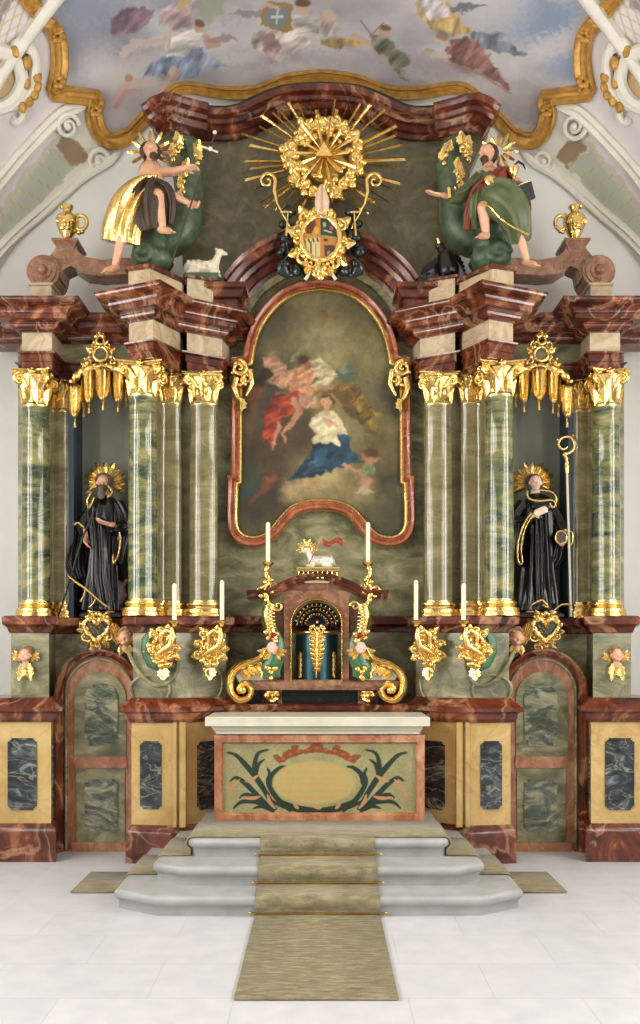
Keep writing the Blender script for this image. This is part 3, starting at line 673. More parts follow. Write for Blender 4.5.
crown = [(212, 198), (198, 182), (194, 176), (206, 172), (216, 180), (222, 168), (234, 162), (244, 158), (240, 150), (252, 146), (264, 150), (262, 160), (280, 158), (292, 152), (296, 146), (312, 142), (326, 146), (328, 154), (340, 158), (354, 162), (352, 152), (364, 147), (376, 152), (374, 160), (388, 164), (398, 172), (404, 180), (414, 172), (430, 176), (424, 184), (410, 198), (385, 184), (350, 172), (311, 168), (270, 172), (238, 184)]
pa.poly(crown, (128, 66, 34), 2.5); 
for x_, y_ in ((222, 184), (240, 172), (262, 164), (286, 160), (311, 156), (336, 160), (360, 164), (382, 172), (400, 184)): pa.blob(x_, y_, 5, 3.5, 0, (176, 96, 46), .6); pa.blob(x_, y_, 2, 1.6, 0, (70, 84, 60), .5)
R_ = (178, 128, 90)
for pts in ([(72, 290), (84, 262), (105, 240)], [(120, 245), (138, 240), (155, 228)], [(110, 288), (140, 290), (160, 285)], [(180, 280), (186, 300), (200, 318)], [(250, 305), (262, 318)]):
    for k_ in (0, 1):
        q = smooth_path([((624-x) if k_ else x, y) for x, y in pts], 5); pa.line(q, [3+7*math.sin(PI*i/(len(q)-1)) for i in range(len(q))], R_, 2)
pa.line(smooth_path([(300, 312), (318, 318), (326, 310)], 5), 5, R_, 2)
color_mesh('painted_front', P, grid_faces(nz_, nx_), pa.linear(), 'paint', root)
# ================================================================ RETABLE: pedestals
def notched(x0, x1, z0, z1, c):
    """panel outline with concave square-cut corners."""
    h = c*.55
    return [(x0+c, z0), (x1-c, z0), (x1-c, z0+h), (x1-h, z0+h), (x1-h, z0+c), (x1, z0+c), (x1, z1-c), (x1-h, z1-c), (x1-h, z1-h), (x1-c, z1-h), (x1-c, z1), (x0+c, z1), (x0+c, z1-h), (x0+h, z1-h), (x0+h, z1-c), (x0, z1-c), (x0, z0+c), (x0+h, z0+c), (x0+h, z0+h), (x0+c, z0+h)]
def panel_on(face, u0, u1, z0, z1, c, mat, parent, name='inlay_panel', outline=None, lift=.012):
    """panel on a vertical face from plan point a to b; u along the face in metres."""
    a, b = Vector((*face[0], 0)), Vector((*face[1], 0)); d = (b-a).normalized(); n = Vector((d.y, -d.x, 0))
    ol = outline or notched(u0, u1, z0, z1, c); mb = MB(); k = len(ol)
    vs = [a+d*u+n*lift+Vector((0, 0, z)) for u, z in ol]+[a+d*u-n*.01+Vector((0, 0, z)) for u, z in ol]
    mb.add(vs, [tuple(range(k)), tuple(range(k, 2*k))[::-1]]+[(i, (i+1) % k, (i+1) % k+k, i+k) for i in range(k)])
    return mb.build(name, mat, parent)
BASEP = [(.05, 0), (.05, .30), (.035, .335), (.012, .36), (0, .375)]
zy0, zy1 = .37, 1.38
LEDGE = [(0, zy1), (.03, zy1+.01), (.055, zy1+.04), (.06, zy1+.08), (.07, zy1+.1), (.11, zy1+.115), (.115, zy1+.15), (.09, zy1+.165), (.05, zy1+.20), (.0, zy1+.245), (-.05, zy1+.25)]
UPL = [(0, 2.27), (.02, 2.28), (.035, 2.32), (.05, 2.34), (.085, 2.36), (.09, 2.425), (.07, 2.44), (.0, 2.45)]
def pedestal(name, label, low, up, panels, group):
    r = thing(name, label, 'pedestal', (sum(p[0] for p in low)/len(low), sum(p[1] for p in low)/len(low), 0), group)
    MB().mould(low, BASEP).build('base', 'red', r, smooth=25)
    MB().mould(low, [(0, .3), (0, zy1+.02)]).build('die', 'yellow', r)
    MB().mould(low, LEDGE).build('cornice', 'red', r, smooth=25)
    MB().mould(up, [(0, zy1+.22), (0, 2.29)]).build('upper_die', 'green', r)
    MB().mould(up, UPL).build('upper_cornice', 'red', r, smooth=25)
    for f, u0, u1, z0, z1 in panels: panel_on(f, u0, u1, z0, z1, .035, 'dark', r)
    return r
def sgn_poly(poly, s): return poly if s < 0 else [(-x, y) for x, y in poly][::-1]
PD = 9.22
for s in (-1, 1):
    ex = lambda px_, D: X(px_, D)
    A_ = [(ex(-6, PD), PD), (ex(51, PD), PD), (ex(55, 9.8), 9.8), (ex(55, 9.8)-.6, 9.8)]
    low = sgn_poly(A_, s)
    B_ = [(ex(11, 9.32), 9.32), (ex(49, 9.32), 9.32), (ex(50, 9.9), 9.9), (ex(11, 9.9), 9.9)]
    up = sgn_poly(B_, s)
    if s < 0: fc = (low[0], low[1]); u0 = ex(8, PD)-low[0][0]; u1 = ex(37, PD)-low[0][0]
    else: fc = (low[2], low[3]); L = low[3][0]-low[2][0]; u1 = L-(ex(8, PD)-ex(-6, PD)); u0 = L-(ex(37, PD)-ex(-6, PD))
    pn = [(fc, u0, u1, Z(810, PD), Z(738, PD))]
    f2 = (low[1], low[2]) if s < 0 else (low[1], low[2]); 
    if s > 0: f2 = (low[1], low[2])
    side = (low[1], low[2]) if s < 0 else (low[1], low[2])
    r = pedestal('column_pedestal', 'outermost yellow and red marble pedestal, ' + SIDE[s], low, up, pn, 'outer column pedestals')
    # side inlay towards the door
    sf = (low[1], low[2]) if s < 0 else (low[1], low[2])
    pts = low; 
    a_, b_ = (A_[1], A_[2]) if s < 0 else ((-A_[2][0], A_[2][1]), (-A_[1][0], A_[1][1]))
    panel_on((a_, b_), .14, .44, Z(810, PD), Z(738, PD), .035, 'dark', r)
    # inner block
    c_ = [(ex(131.5, 9.16), 9.16), (ex(171, 9.10), 9.10), (ex(191, 9.18), 9.18), (ex(226, 9.45), 9.45), (ex(226, 9.9)+.05, 9.95), (ex(131.5, 9.16), 9.95)]
    low = sgn_poly(c_, s)
    d_ = [(ex(133, 9.28), 9.28), (ex(176, 9.22), 9.22), (ex(190, 9.30), 9.30), (ex(226, 9.5), 9.5), (ex(226, 9.9)+.03, 9.95), (ex(133, 9.28), 9.95)]
    up = sgn_poly(d_, s)
    r = pedestal('column_pedestal', 'inner angled yellow marble pedestal beside the altar table, ' + SIDE[s], low, up, [], 'inner column pedestals')
    mf = lambda a, b: (a, b) if s < 0 else ((-b[0], b[1]), (-a[0], a[1]))
    for (a, b, p0, p1, D_) in ((c_[0], c_[1], 140, 162, 9.13), (c_[2], c_[3], 198, 219, 9.3)):
        f = mf(a, b); L = math.hypot(a[0]-b[0], a[1]-b[1]); k_ = L/(b[0]-a[0])
        u0, u1 = (ex(p0, D_)-a[0])*k_, (ex(p1, D_)-a[0])*k_
        if s > 0: u0, u1 = L-u1, L-u0
        panel_on(f, u0, u1, Z(809, D_), Z(741, D_), .032, 'dark', r)
    # fold pilaster strip on the corner
    st = MB()
    for p0, p1 in ((173, 177), (180, 186)):
        xs = sorted((s*-1*ex(p0, 9.12)*-1*-1 if False else (ex(p0, 9.12) if s < 0 else -ex(p0, 9.12)), (ex(p1, 9.12) if s < 0 else -ex(p1, 9.12))))
        st.box(xs[0], xs[1], 9.085, 9.2, .36, zy1+.01)
    st.build('corner_strip', 'yellow', r)
    # upper die: raised oval medallion and carved console
    for (cx_, cy_, D_, rx_, rz_, ang) in ((206, 684, 9.39, .16, .19, 24), (150, 690, 9.24, .2, .15, -5)):
        m_ = MB(); pts = []
        a = Vector((ex(cx_, D_), D_-.0, Z(cy_, D_)));
        for i in range(33):
            th = 2*PI*i/32; dx = rx_*math.cos(th); pts.append(((a.x+dx)*(1 if s < 0 else -1), a.y+dx*math.tan(math.radians(ang))-.012, a.z+rz_*math.sin(th)))
        m_.tube(pts[:-1], .014, 8, closed=True).build('medallion', 'green', r)
    m_ = MB().tube([(ex(p, 9.2)*(1 if s < 0 else -1), 9.215, Z(q, 9.2)) for p, q in smooth_path([(128, 652), (138, 672), (152, 684), (166, 684), (176, 672), (178, 655)], 5)], .022, 8).build('carved_band', 'green', r)
# ---------------------------------------------------------------- green marble backing wall of the retable (one masonry body)
BD = 10.02
root = thing('retable_wall', 'green marble backing wall of the high altar around the altarpiece', 'altar wall', (0, BD, 0))
MB().box(X(215, BD), X(427, BD), BD, YE-.01, 0, Z(255, BD)).build('centre_field', 'green', root)
for s in (-1, 1):
    f = lambda x: x*(-s)
    bx = lambda m, a, b, y0, y1, z0, z1: m.box(min(f(X(a, y0)), f(X(b, y0))), max(f(X(a, y0)), f(X(b, y0))), y0, y1, z0, z1)
    bx(MB(), 18, 24, 9.86, YE-.01, 0, 5.3).build('edge_strip', 'green', root)
    bx(MB(), 22, 70, 9.90, YE-.01, 1.5, 5.3).build('side_field', 'pilaster', root)
    bx(MB(), 129, 218, 9.86, YE-.01, 2.2, 5.35).build('side_field', 'pilaster', root)
    bx(MB(), 55, 131, 9.86, YE-.01, 1.45, 2.33).build('side_field', 'green', root)
    MB().mould([(f(X(q, 9.86)), 9.86) if True else 0 for q in ((50, 135) if s < 0 else (135, 50))]+[(f(X(q, 9.86)), 10.1) for q in ((135, 50) if s < 0 else (50, 135))], UPL).build('string_course', 'red', root, smooth=25)
    MB().mould([(f(X(q, BD)), BD) for q in ((222, 321) if s < 0 else (321, 222))]+[(f(X(q, BD)), BD+.2) for q in ((321, 222) if s < 0 else (222, 321))], [(o*.6, z+.02) for o, z in UPL]).build('string_course', 'red', root, smooth=25)
    MB().mould([(f(X(q, 9.92)), 9.92) for q in ((226, 262) if s < 0 else (262, 226))]+[(f(X(q, 9.92)), 10.1) for q in ((262, 226) if s < 0 else (226, 262))], LEDGE).build('string_course', 'red', root, smooth=25)
# ---------------------------------------------------------------- niches
for s in (-1, 1):
    f = lambda x: x*(-s)
    r = thing('statue_niche', 'tall shallow grey painted niche with blue side, ' + SIDE[s], 'niche', (f(X(100, 10.2)), 10.2, 2.35), 'statue niches')
    ND = 10.25
    MB().box(*sorted((f(X(66, ND)), f(X(134, ND)))), ND, YE-.01, 2.3, 5.25).build('back_panel', 'niche', r)
    MB().box(*sorted((f(X(68.5, 9.88)), f(X(73.5, 9.88)))), 9.88, ND, 2.34, 5.2).build('side_panel', 'bluegrey', r)
    MB().box(*sorted((f(X(72.5, 9.9)), f(X(134, 9.9)))), 9.9, ND, 2.25, 2.45).build('floor_panel', 'bluegrey', r)
# ---------------------------------------------------------------- side doors
for s in (-1, 1):
    f = lambda x: x*(-s)
    D_ = 9.62; cx_ = 98.5
    r = thing('marble_side_door', 'arched marble side door with two dark inlaid panels, ' + SIDE[s], 'door', (f(X(cx_, D_)), D_, 0), 'side doors of the altar')
    def P2(a, b, D=D_): return (f(X(a, D)), Z(b, D))
    def archpath(x0, x1, ytop, ybot, n=16):
        rad = (x1-x0)/2; c = (x0+x1)/2; return [(x0, ybot)]+[(c-rad*math.cos(PI*i/n), ytop+rad-rad*math.sin(PI*i/n)) for i in range(n+1)]+[(x1, ybot)]
    def pth(x0, x1, yt, yb): p = [P2(a, b) for a, b in archpath(x0, x1, yt, yb)]; return p if s < 0 else p
    sg = -1 if s < 0 else 1
    MB().slab(pth(58, 138, 651, 862) if False else [P2(a, b) for a, b in archpath(58, 137, 652, 862)], D_+.06, 9.9).build('leaf_panel', 'redflat', r)
    # outer arch moulding
    MB().sweep([P2(a, b) for a, b in archpath(63, 134, 656, 858)], D_+.06, [(o*sg*-1, d) for o, d in [(0, 0), (0, .06), (.03, .09), (.055, .11), (.075, .11), (.085, .05), (.085, 0)]]).build('arch_moulding', 'red', r)
    MB().sweep([P2(a, b) for a, b in archpath(66.5, 130.5, 660, 858)], D_+.06, [(o*sg*-1, d) for o, d in [(0, 0), (0, .03), (.018, .035), (.018, 0)]]).build('green_fillet', 'green', r)
    MB().slab([P2(a, b) for a, b in archpath(73, 125, 672, 757)], D_+.045, D_+.1).build('upper_field', 'green', r)
    MB().slab([P2(a, b) for a, b in ((75, 769), (124, 769), (124, 843), (75, 843))], D_+.045, D_+.1).build('lower_field', 'green', r)
    MB().slab([P2(a, b) for a, b in ((70, 843), (128, 843), (128, 858), (70, 858))], D_+.02, D_+.1).build('bottom_rail', 'redflat', r)
    MB().slab([P2(a, b) for a, b in ((73, 757), (126, 757), (126, 768.5), (73, 768.5))], D_+.035, D_+.1).build('middle_rail', 'redflat', r)
    hx = [(84, 740), (88, 740), (88, 746), (113, 746), (113, 740), (117, 740), (117, 696), (115, 690), (110, 685), (100.5, 683), (91, 685), (86, 690), (84, 696)]
    MB().slab([P2(a, b) for a, b in hx], D_+.03, D_+.08).build('inlay_panel', 'greydark', r)
    c4 = 3.5; qx = [(84+c4, 780), (117-c4, 780), (117-c4, 783), (117, 783), (117, 829), (117-c4, 829), (117-c4, 832), (84+c4, 832), (84+c4, 829), (84, 829), (84, 783), (84+c4, 783)]
    MB().slab([P2(a, b) for a, b in qx], D_+.03, D_+.08).build('inlay_panel', 'greydark', r)
# ---------------------------------------------------------------- capitals and columns
def capital(mb, cx, cy, z0, h, R, W, sy=1.0, n=8):
    st = len(mb.v)
    mb.lathe(0, 0, [(R*.98, 0), (R*1.08, .01*1), (R*1.08, .03), (R*1.0, .035), (R*1.0, h*.5), (R*1.12, h*.72), (R*1.3, h*.86)], 24)
    for row, (zz_, L, w, off, cu) in enumerate(((.03, h*.46, R*.95, 0, 1.0), (.03+h*.17, h*.56, R*.95, PI/n, 1.05))):
        for k in range(n):
            a = 2*PI*k/n+off+PI/n; o = Vector((math.cos(a), math.sin(a), 0)); mb.leaf(o*R*1.02+Vector((0, 0, zz_)), (0, 0, 1), o, L, w, cu)
    for k in range(4):
        a = PI/4+k*PI/2; o = Vector((math.cos(a), math.sin(a), 0)); c = o*(W*.5*1.12)+Vector((0, 0, h*.76))
        mb.spiral(c, h*.155, PI*.5, -1.6, h*.06, o, (0, 0, 1), k=7); mb.ell(c, h*.05, nu=8, nv=5)
        for s2 in (-1, 1):
            tt = Vector((-o.y, o.x, 0))*s2; p0 = o*R*.9+tt*R*.5+Vector((0, 0, h*.55)); mb.tube([p0, p0*.5+(c+Vector((0, 0, h*.16)))*.5+Vector((0, 0, h*.03)), c+Vector((0, 0, h*.16))], [h*.035, h*.045, h*.04], 6)
            q0 = Vector((math.cos(a+s2*PI/4), math.sin(a+s2*PI/4), 0)); mb.spiral(q0*R*1.2-tt*0+Vector((0, 0, h*.74))+tt*-R*.32*1, h*.085, PI/2, 1.3*s2, h*.032, Vector((-q0.y, q0.x, 0)), (0, 0, 1), k=6)
    # abacus with concave sides
    ab = []
    for k in range(4):
        a0 = PI/4+k*PI/2
        for j in range(7):
            t = j/7; a = a0+t*PI/2; q = Vector((math.cos(a0), math.sin(a0)))*(1-t)+Vector((math.cos(a0+PI/2), math.sin(a0+PI/2)))*t
            rr_ = W*.5*1.41*(1-.30*math.sin(PI*t)); ab.append((q.x*rr_/1.0*1.0, q.y*rr_))
    ab = [(x, y) for x, y in ab]
    mb.mould(ab, [(-.01, h*.88), (.0, h*.9), (.005, h*.95), (.015, h*.96), (.015, h)])
    for k in range(4): a = k*PI/2; mb.ell((math.cos(a)*W*.47, math.sin(a)*W*.47, h*.92), h*.085, nu=9, nv=6); [mb.ell((math.cos(a)*W*.47+(-math.sin(a))*math.cos(j*1.256)*h*.08, math.sin(a)*W*.47+math.cos(a)*math.cos(j*1.256)*h*.08, h*.92+math.sin(j*1.256)*h*.08), h*.045, nu=7, nv=4) for j in range(5)]
    return mb.xform(Matrix.Translation((cx, cy, z0)) @ Matrix.Diagonal((1, sy, 1, 1)), st)
def gbase(mb, cx, cy, z0, R, sy=1):
    p = [(R*1.42, z0), (R*1.42, z0+.035), (R*1.36, z0+.04), (R*1.38, z0+.06), (R*1.36, z0+.08), (R*1.18, z0+.088), (R*1.12, z0+.105), (R*1.2, z0+.115), (R*1.22, z0+.13), (R*1.18, z0+.145), (R*1.02, z0+.15), (R*1.0, z0+.17)]
    return mb.lathe(cx, cy, p, 40, 1, sy)
def column(name, label, px_, D, R, ytop, ycap, W, group, sy=1.0, mat='column'):
    x = X(px_, D); z0 = 2.445; zc, zt_ = Z(ycap, D), Z(ytop, D)
    r = thing(name, label, name.replace('_', ' ').replace('marble ', ''), (x, D, z0), group)
    gbase(MB(), x, D, z0, R, sy).build('base', 'gold', r, smooth=50)
    hh = zc-z0-.16
    MB().lathe(x, D, [(R, z0+.16), (R*1.01, z0+.16+hh*.33), (R*.97, z0+.16+hh*.7), (R*.9, zc-.03), (R*.97, zc-.02), (R*.97, zc+.05)], 48, 1, sy).build('shaft', mat, r, smooth=60)
    capital(MB(), x, D, zc, zt_-zc, R*.92, W, sy).build('capital', 'gold', r, smooth=55)
    return r
def pair(fn, lab, group):
    a = fn(lab % SIDE[-1]); b = dup(a, mirror=True, label=lab % SIDE[1]); return a, b
pair(lambda l: column('marble_column', l, 36, 9.62, .145, 373, 410, .34, 'outer columns'), 'outermost banded green marble column with gilded capital, %s', 0)
pair(lambda l: column('marble_column', l, 143, 9.38, .148, 366, 400, .42, 'middle columns'), 'forward banded green marble column between niche and altarpiece, %s', 0)
def pil(l, px_, D, R, yt, yc, W, sy, grp): return column('pilaster', l, px_, D, R, yt, yc, W, grp, sy, 'pilaster')
pair(lambda l: pil(l, 203.5, 9.68, .145, 374, 407, .38, .55, 'inner pilasters'), 'polished olive marble pilaster next to the altarpiece, %s', 0)
pair(lambda l: pil(l, 171, 9.72, .11, 375, 406, .24, .5, 'rear pilasters'), 'narrow olive pilaster tucked behind the forward column, %s', 0)
pair(lambda l: pil(l, 59.5, 9.90, .085, 380, 413, .12, .4, 'niche pilasters'), 'slim pale pilaster edging the niche beside the outermost column, %s', 0)
# ---------------------------------------------------------------- entablature
ZA, ZF, ZK, ZT = 4.985, 5.155, 5.355, 5.595
ARCH = [(0, ZA), (0, ZA+.07), (.012, ZA+.075), (.012, ZA+.14), (.04, ZA+.155), (.045, ZF)]
FRZ = [(0, ZF-.01), (0, ZK+.01)]
def cyma(o0, z0, o1, z1, n=6, up=1):
    """quarter-round chains: cavetto below, ovolo above."""
    r = []
    for i in range(n+1):
        a = PI/2*i/n; r.append((o0+(o1-o0)*((1-math.cos(a)) if up else math.sin(a)), z0+(z1-z0)*(math.sin(a) if up else 1-math.cos(a))))
    return r
CORN = [(0, ZK), (.02, ZK), (.02, ZK+.012)]+cyma(.02, ZK+.012, .09, ZK+.055, 6, 0)+[(.10, ZK+.06), (.10, ZK+.075)]+[(.20, ZK+.08), (.205, ZK+.125)]+[(.215, ZK+.13)]+cyma(.22, ZK+.135, .30, ZK+.185, 6, 1)+[(.31, ZK+.19)]+cyma(.31, ZK+.19, .36, ZK+.225, 6, 0)+[(.37, ZK+.228), (.37, ZT), (0, ZT+.02)]
def sc(prof, k): return [(o*k, z) for o, z in prof]
for s in (-1, 1):
    r = thing('entablature', 'stepped red marble cornice over the columns, ' + SIDE[s], 'entablature', (-s*-1*0+(X(120, 9.6) if s < 0 else -X(120, 9.6)), 9.6, ZA), 'side entablatures')
    blocks = {
        'outer_block': ([(X(22, 9.5), 9.5), (X(52, 9.5), 9.5), (X(52, 9.5), 9.96), (X(22, 9.5), 9.96)], 1.0),
        'recess': ([(X(20, 9.86), 9.86), (X(222, 9.86), 9.86), (X(222, 9.86), 10.04), (X(20, 9.86), 10.04)], .75),
        'forward_block': ([(X(129, 9.24), 9.24), (X(153, 9.12), 9.12), (X(179, 9.50), 9.50), (X(179, 9.5), 9.98), (X(129, 9.24), 9.98)], .82),
        'inner_block': ([(X(187, 9.50), 9.50), (X(222, 9.70), 9.70), (X(222, 9.7)+.05, 10.0), (X(187, 9.5), 10.0)], .85)}
    for nm, (poly, k) in blocks.items():
        p = sgn_poly(poly, s)
        a = MB().mould(p, sc(ARCH, 1)).build(nm+'_architrave', 'red', r, smooth=25)
        MB().mould(p, FRZ).build('frieze', 'green' if nm == 'recess' else 'pale', a)
        MB().mould(p, sc(CORN, k)).build('cornice', 'red', a, smooth=25)
    MB().mould(sgn_poly([(X(-12, 9.86), 9.86), (X(24, 9.86), 9.86), (X(24, 9.86), 10.1), (X(-12, 9.86), 10.1)], s), sc(CORN, .6)).build('outer_return_cornice', 'red', r, smooth=25)
    # pale blocking course above the cornice
    tp = [(X(128, 9.0), 9.02), (X(150, 8.95), 8.95), (X(182, 9.3), 9.3), (X(182, 9.3), 9.9), (X(128, 9.0), 9.9)]
    MB().mould(sgn_poly(tp, s), [(0, ZT), (0, ZT+.19)]).build('blocking_course', 'pale', r)
    MB().mould(sgn_poly(tp, s), [(0, ZT+.19), (.03, ZT+.20), (.03, ZT+.23), (-.1, ZT+.24)]).build('blocking_cap', 'red', r)
    tp = [(X(187, 9.35), 9.35), (X(213, 9.45), 9.45), (X(213, 9.45), 9.95), (X(187, 9.35), 9.95)]
    MB().mould(sgn_poly(tp, s), [(0, ZT), (0, ZT+.26)]).build('blocking_course', 'pale', r)
    MB().mould(sgn_poly(tp, s), [(0, ZT+.26), (.02, ZT+.265), (.02, ZT+.29)]).build('blocking_cap', 'red', r)
# ---------------------------------------------------------------- attic field and its arched cornice
AD = 9.98
root = thing('attic', 'dark olive attic panel crowned by a curved red marble cornice', 'altar attic', (0, AD, ZT))
top = smooth_path([(152, 130), (175, 130), (200, 132), (230, 132), (262, 122), (290, 112), (321, 108)], 4)
top = top+[(642-x, y) for x, y in top[::-1]][1:]
ol = [(X(186, AD), Z(330, AD)), (X(182, AD), Z(250, AD)), (X(172, AD), Z(170, AD)), (X(158, AD), Z(140, AD))]+[(X(a, AD), Z(b, AD)) for a, b in top]
ol += [(-x, z) for x, z in ol[:4]][::-1]
MB().slab(ol, AD, YE-.01).build('panel_field', 'attic', root)
prof = [(0, 0), (0, .05), (.03, .08), (.04, .12), (.09, .14), (.10, .18), (.13, .20), (.15, .26), (.18, .28), (.205, .28), (.21, 0)]
cp = smooth_path([(200, 141), (226, 142), (248, 138), (270, 128), (292, 120), (321, 118)], 5); cp = cp+[(642-x, y) for x, y in cp[::-1]][1:]
MB().sweep([(X(a, AD), Z(b, AD)) for a, b in cp], AD, prof).build('arched_cornice', 'red', root, smooth=28)
MB().sweep([(X(a, 10.12), Z(b, 10.12)) for a, b in cp], 10.16, [(0, 0), (0, .06), (.36, .06), (.41, .02), (.41, 0)]).build('green_shade_band', 'shade_band', root)  # dark slab added as the band of shade between cornice and gilded vault frame
for s in (-1, 1):
    g = lambda a, b, D=AD: ((X(a, D) if s < 0 else -X(a, D)), Z(b, D))
    p = [g(162, 145), g(173, 138), g(188, 142), g(208, 147)]; p = smooth_path(p, 3)
    if s > 0: p = p[::-1]
    MB().sweep(p, AD-.12, [(o*1.15, d*1.1) for o, d in prof]).build('corner_block', 'red', root, smooth=28)
# segmental cornice over the altarpiece
r = thing('segmental_pediment', 'broken arched red marble cornice curving over the altarpiece', 'pediment', (0, 9.9, ZT))
def el(rx, ry, a0, a1, cy, D, n=26): return [(X(321+rx*math.cos(math.radians(a)), D), Z(cy-ry*math.sin(math.radians(a)), D)) for a in [a0+(a1-a0)*i/n for i in range(n+1)]]
MB().sweep(el(84, 73, 152, 28, 338, 9.95), 9.97, [(0, 0), (0, .05), (.035, .07), (.04, .12), (.10, .14), (.11, .20), (.15, .22), (.16, .31), (.21, .33), (.225, .37), (.26, .39), (.26, 0)]).build('arched_cornice', 'red', r, smooth=28)
MB().sweep(el(76, 66, 176, 4, 338, 9.98), 9.99, [(0, 0), (0, .05), (.075, .06), (.075, 0)]).build('green_band', 'green', r)
for s in (-1, 1):      # scrolled ends
    x_, z_ = (X(224, 9.5) if s < 0 else -X(224, 9.5)), Z(296, 9.5)
    MB().mould(sgn_poly([(X(214, 9.5), 9.5), (X(238, 9.5), 9.5), (X(238, 9.5), 9.95), (X(214, 9.5), 9.95)], s), [(0, ZT-.05), (0, ZT+.10), (.03, ZT+.12), (.06, ZT+.18), (.09, ZT+.2), (.09, ZT+.25), (0, ZT+.27)]).build('end_block', 'red', r, smooth=28)
# ================================================================ ALTARPIECE
CD = 9.93
Lh = [(321, 290), (300, 293.5), (283, 302), (269, 316), (260, 330), (255, 345), (252, 361)]
L2 = [(251, 365), (241.5, 367), (241, 400), (240.5, 483), (237, 484)]
L3 = [(236.5, 505), (236.5, 522), (239, 531), (245, 536.5), (254, 538), (263, 536), (271, 530), (280, 519), (291, 508), (305, 502.5), (321, 501)]
half = smooth_path(Lh, 4)+L2+smooth_path(L3, 4)
cw = [(642-x, y) for x, y in half]+half[::-1][1:-1]
W2 = lambda pts, D: [(X(a, D), Z(b, D)) for a, b in pts]
root = thing('altarpiece', 'large altarpiece painting of a crowned woman in blue and white among clouds', 'painting', (0, CD, Z(538, CD)))
xs = np.linspace(232, 410, 400); ys = np.linspace(285, 542, 560)
gx, gy = np.meshgrid(xs, ys); gx, gy = gx.ravel(), gy.ravel()
pi = Paint((gx-220)*3.048, (gy-280)*3.048, (86, 80, 54))
pi.fs = .9
ok = pi.inside([((a-220)*3.048, (b-280)*3.048) for a, b in cw]) > -11
T = pi; x_, y_ = T.x, T.y; T.warp(14, .05); T.fs = .6
b1 = fbm(x_*.008, y_*.008, 4, 5)
T.c = np.array([86, 80, 54.])+np.outer(np.clip((b1-.5)*5, -1, 1), [38, 34, 24])
for b in [(330, 170, 150, 130, 20, (134, 124, 84), 1.3, .8, 30), (270, 110, 70, 80, 30, (148, 136, 98), 1.2, .6, 40), (420, 230, 80, 120, -20, (128, 118, 76), 1.2, .7, 40), (170, 130, 70, 70, 0, (72, 66, 44), 1.2, .7, 30), (320, 215, 60, 60, 0, (158, 146, 104), 1.2, .6, 20), (220, 60, 50, 20, 20, (128, 116, 76), 1, .5, 20),
          (310, 110, 60, 30, 0, (112, 104, 66), 1, .5, 20), (130, 540, 90, 110, 0, (62, 44, 28), 1, .8, 30), (230, 460, 90, 70, 0, (70, 52, 34), 1, .8, 30), (130, 690, 80, 80, 0, (54, 46, 32), 1, .8, 30), (90, 600, 50, 40, 0, (60, 74, 56), 1, .7, 20), (440, 430, 90, 60, 30, (126, 112, 70), 1, .7, 30), (500, 520, 50, 80, 0, (112, 96, 62), 1, .7, 30), (470, 700, 90, 60, 0, (100, 94, 62), 1, .7, 30), (540, 740, 40, 40, 0, (66, 66, 46), 1, .6, 20), (120, 330, 60, 70, 0, (66, 56, 40), 1, .7, 30), (90, 280, 40, 50, 0, (62, 66, 48), 1, .6, 20)]: T.blob(*b[:5], b[5], b[6], b[7], b[8])
for b in [(350, 620, 110, 60, 0, (152, 134, 88), .7, .95, 16), (310, 600, 60, 40, 0, (168, 150, 104), .9, .7, 12), (250, 650, 60, 40, 10, (158, 136, 94), .8, .9, 12), (400, 640, 60, 50, 0, (140, 124, 82), .9, .8, 14), (240, 635, 40, 22, 0, (178, 154, 112), .8, .7, 8), (340, 660, 60, 30, 0, (126, 112, 72), .8, .7, 10)]: T.blob(*b[:5], b[5], b[6], b[7], b[8])
SK_ = (196, 142, 104)
# God the Father figure and soft rays
T.line([(215, 245), (270, 190), (300, 150)], [10, 7, 4], (158, 146, 104), 6, .7); T.line([(330, 240), (320, 190), (300, 150)], [10, 8, 4], (162, 150, 108), 6, .6)
T.blob(322, 105, 10, 13, 0, (136, 92, 64), .8, .8); T.blob(352, 108, 9, 12, 0, (140, 96, 68), .8, .8)
T.poly([(130, 235), (160, 220), (180, 240), (200, 270), (240, 280), (250, 300), (190, 330), (150, 310), (135, 270)], (176, 130, 104), 5, .85, .3, 60, 2)
T.poly([(270, 245), (310, 240), (345, 270), (360, 290), (330, 320), (280, 325), (270, 280)], (180, 164, 130), 5, .95, .4, 70, 3)
T.poly([(80, 320), (140, 265), (170, 285), (120, 330), (85, 350)], (52, 38, 28), 3, .95)
T.blob(110, 340, 26, 20, -20, (124, 76, 52), .7, .9); T.blob(90, 350, 14, 22, 0, (110, 66, 46), .7, .8); T.line([(100, 370), (105, 420), (95, 455)], [20, 12, 8], (104, 60, 40), 6, .7)
T.poly([(225, 270), (262, 262), (285, 285), (272, 330), (290, 345), (240, 352), (205, 345), (212, 300)], SK_, 3, 1, .25, 60, 5)
T.poly([(215, 300), (235, 275), (240, 330), (225, 345), (207, 340)], (150, 100, 70), 4, .6)
T.line([(265, 300), (270, 335), (300, 330)], [14, 12, 9], (190, 136, 100), 5)
T.blob(262, 254, 17, 19, 20, (176, 122, 88), .4); T.blob(254, 243, 19, 13, -20, (72, 44, 30), .5); T.blob(270, 262, 9, 9, 0, (116, 76, 52), .6, .6)
T.poly([(165, 345), (215, 335), (260, 350), (295, 365), (270, 385), (235, 385), (215, 410), (190, 420), (180, 460), (155, 515), (150, 480), (130, 490), (135, 400)], (150, 58, 36), 5, 1, .35, 65, 6)
T.poly([(240, 345), (290, 350), (300, 385), (270, 392), (240, 380)], (196, 152, 128), 4, .9, .3, 30, 7)
T.line([(225, 370), (240, 400), (215, 440), (190, 465), (200, 490)], [26, 24, 17, 11, 7], (186, 132, 98), 5)
T.line([(180, 440), (165, 490), (158, 515)], [14, 9, 6], (180, 124, 92), 5)
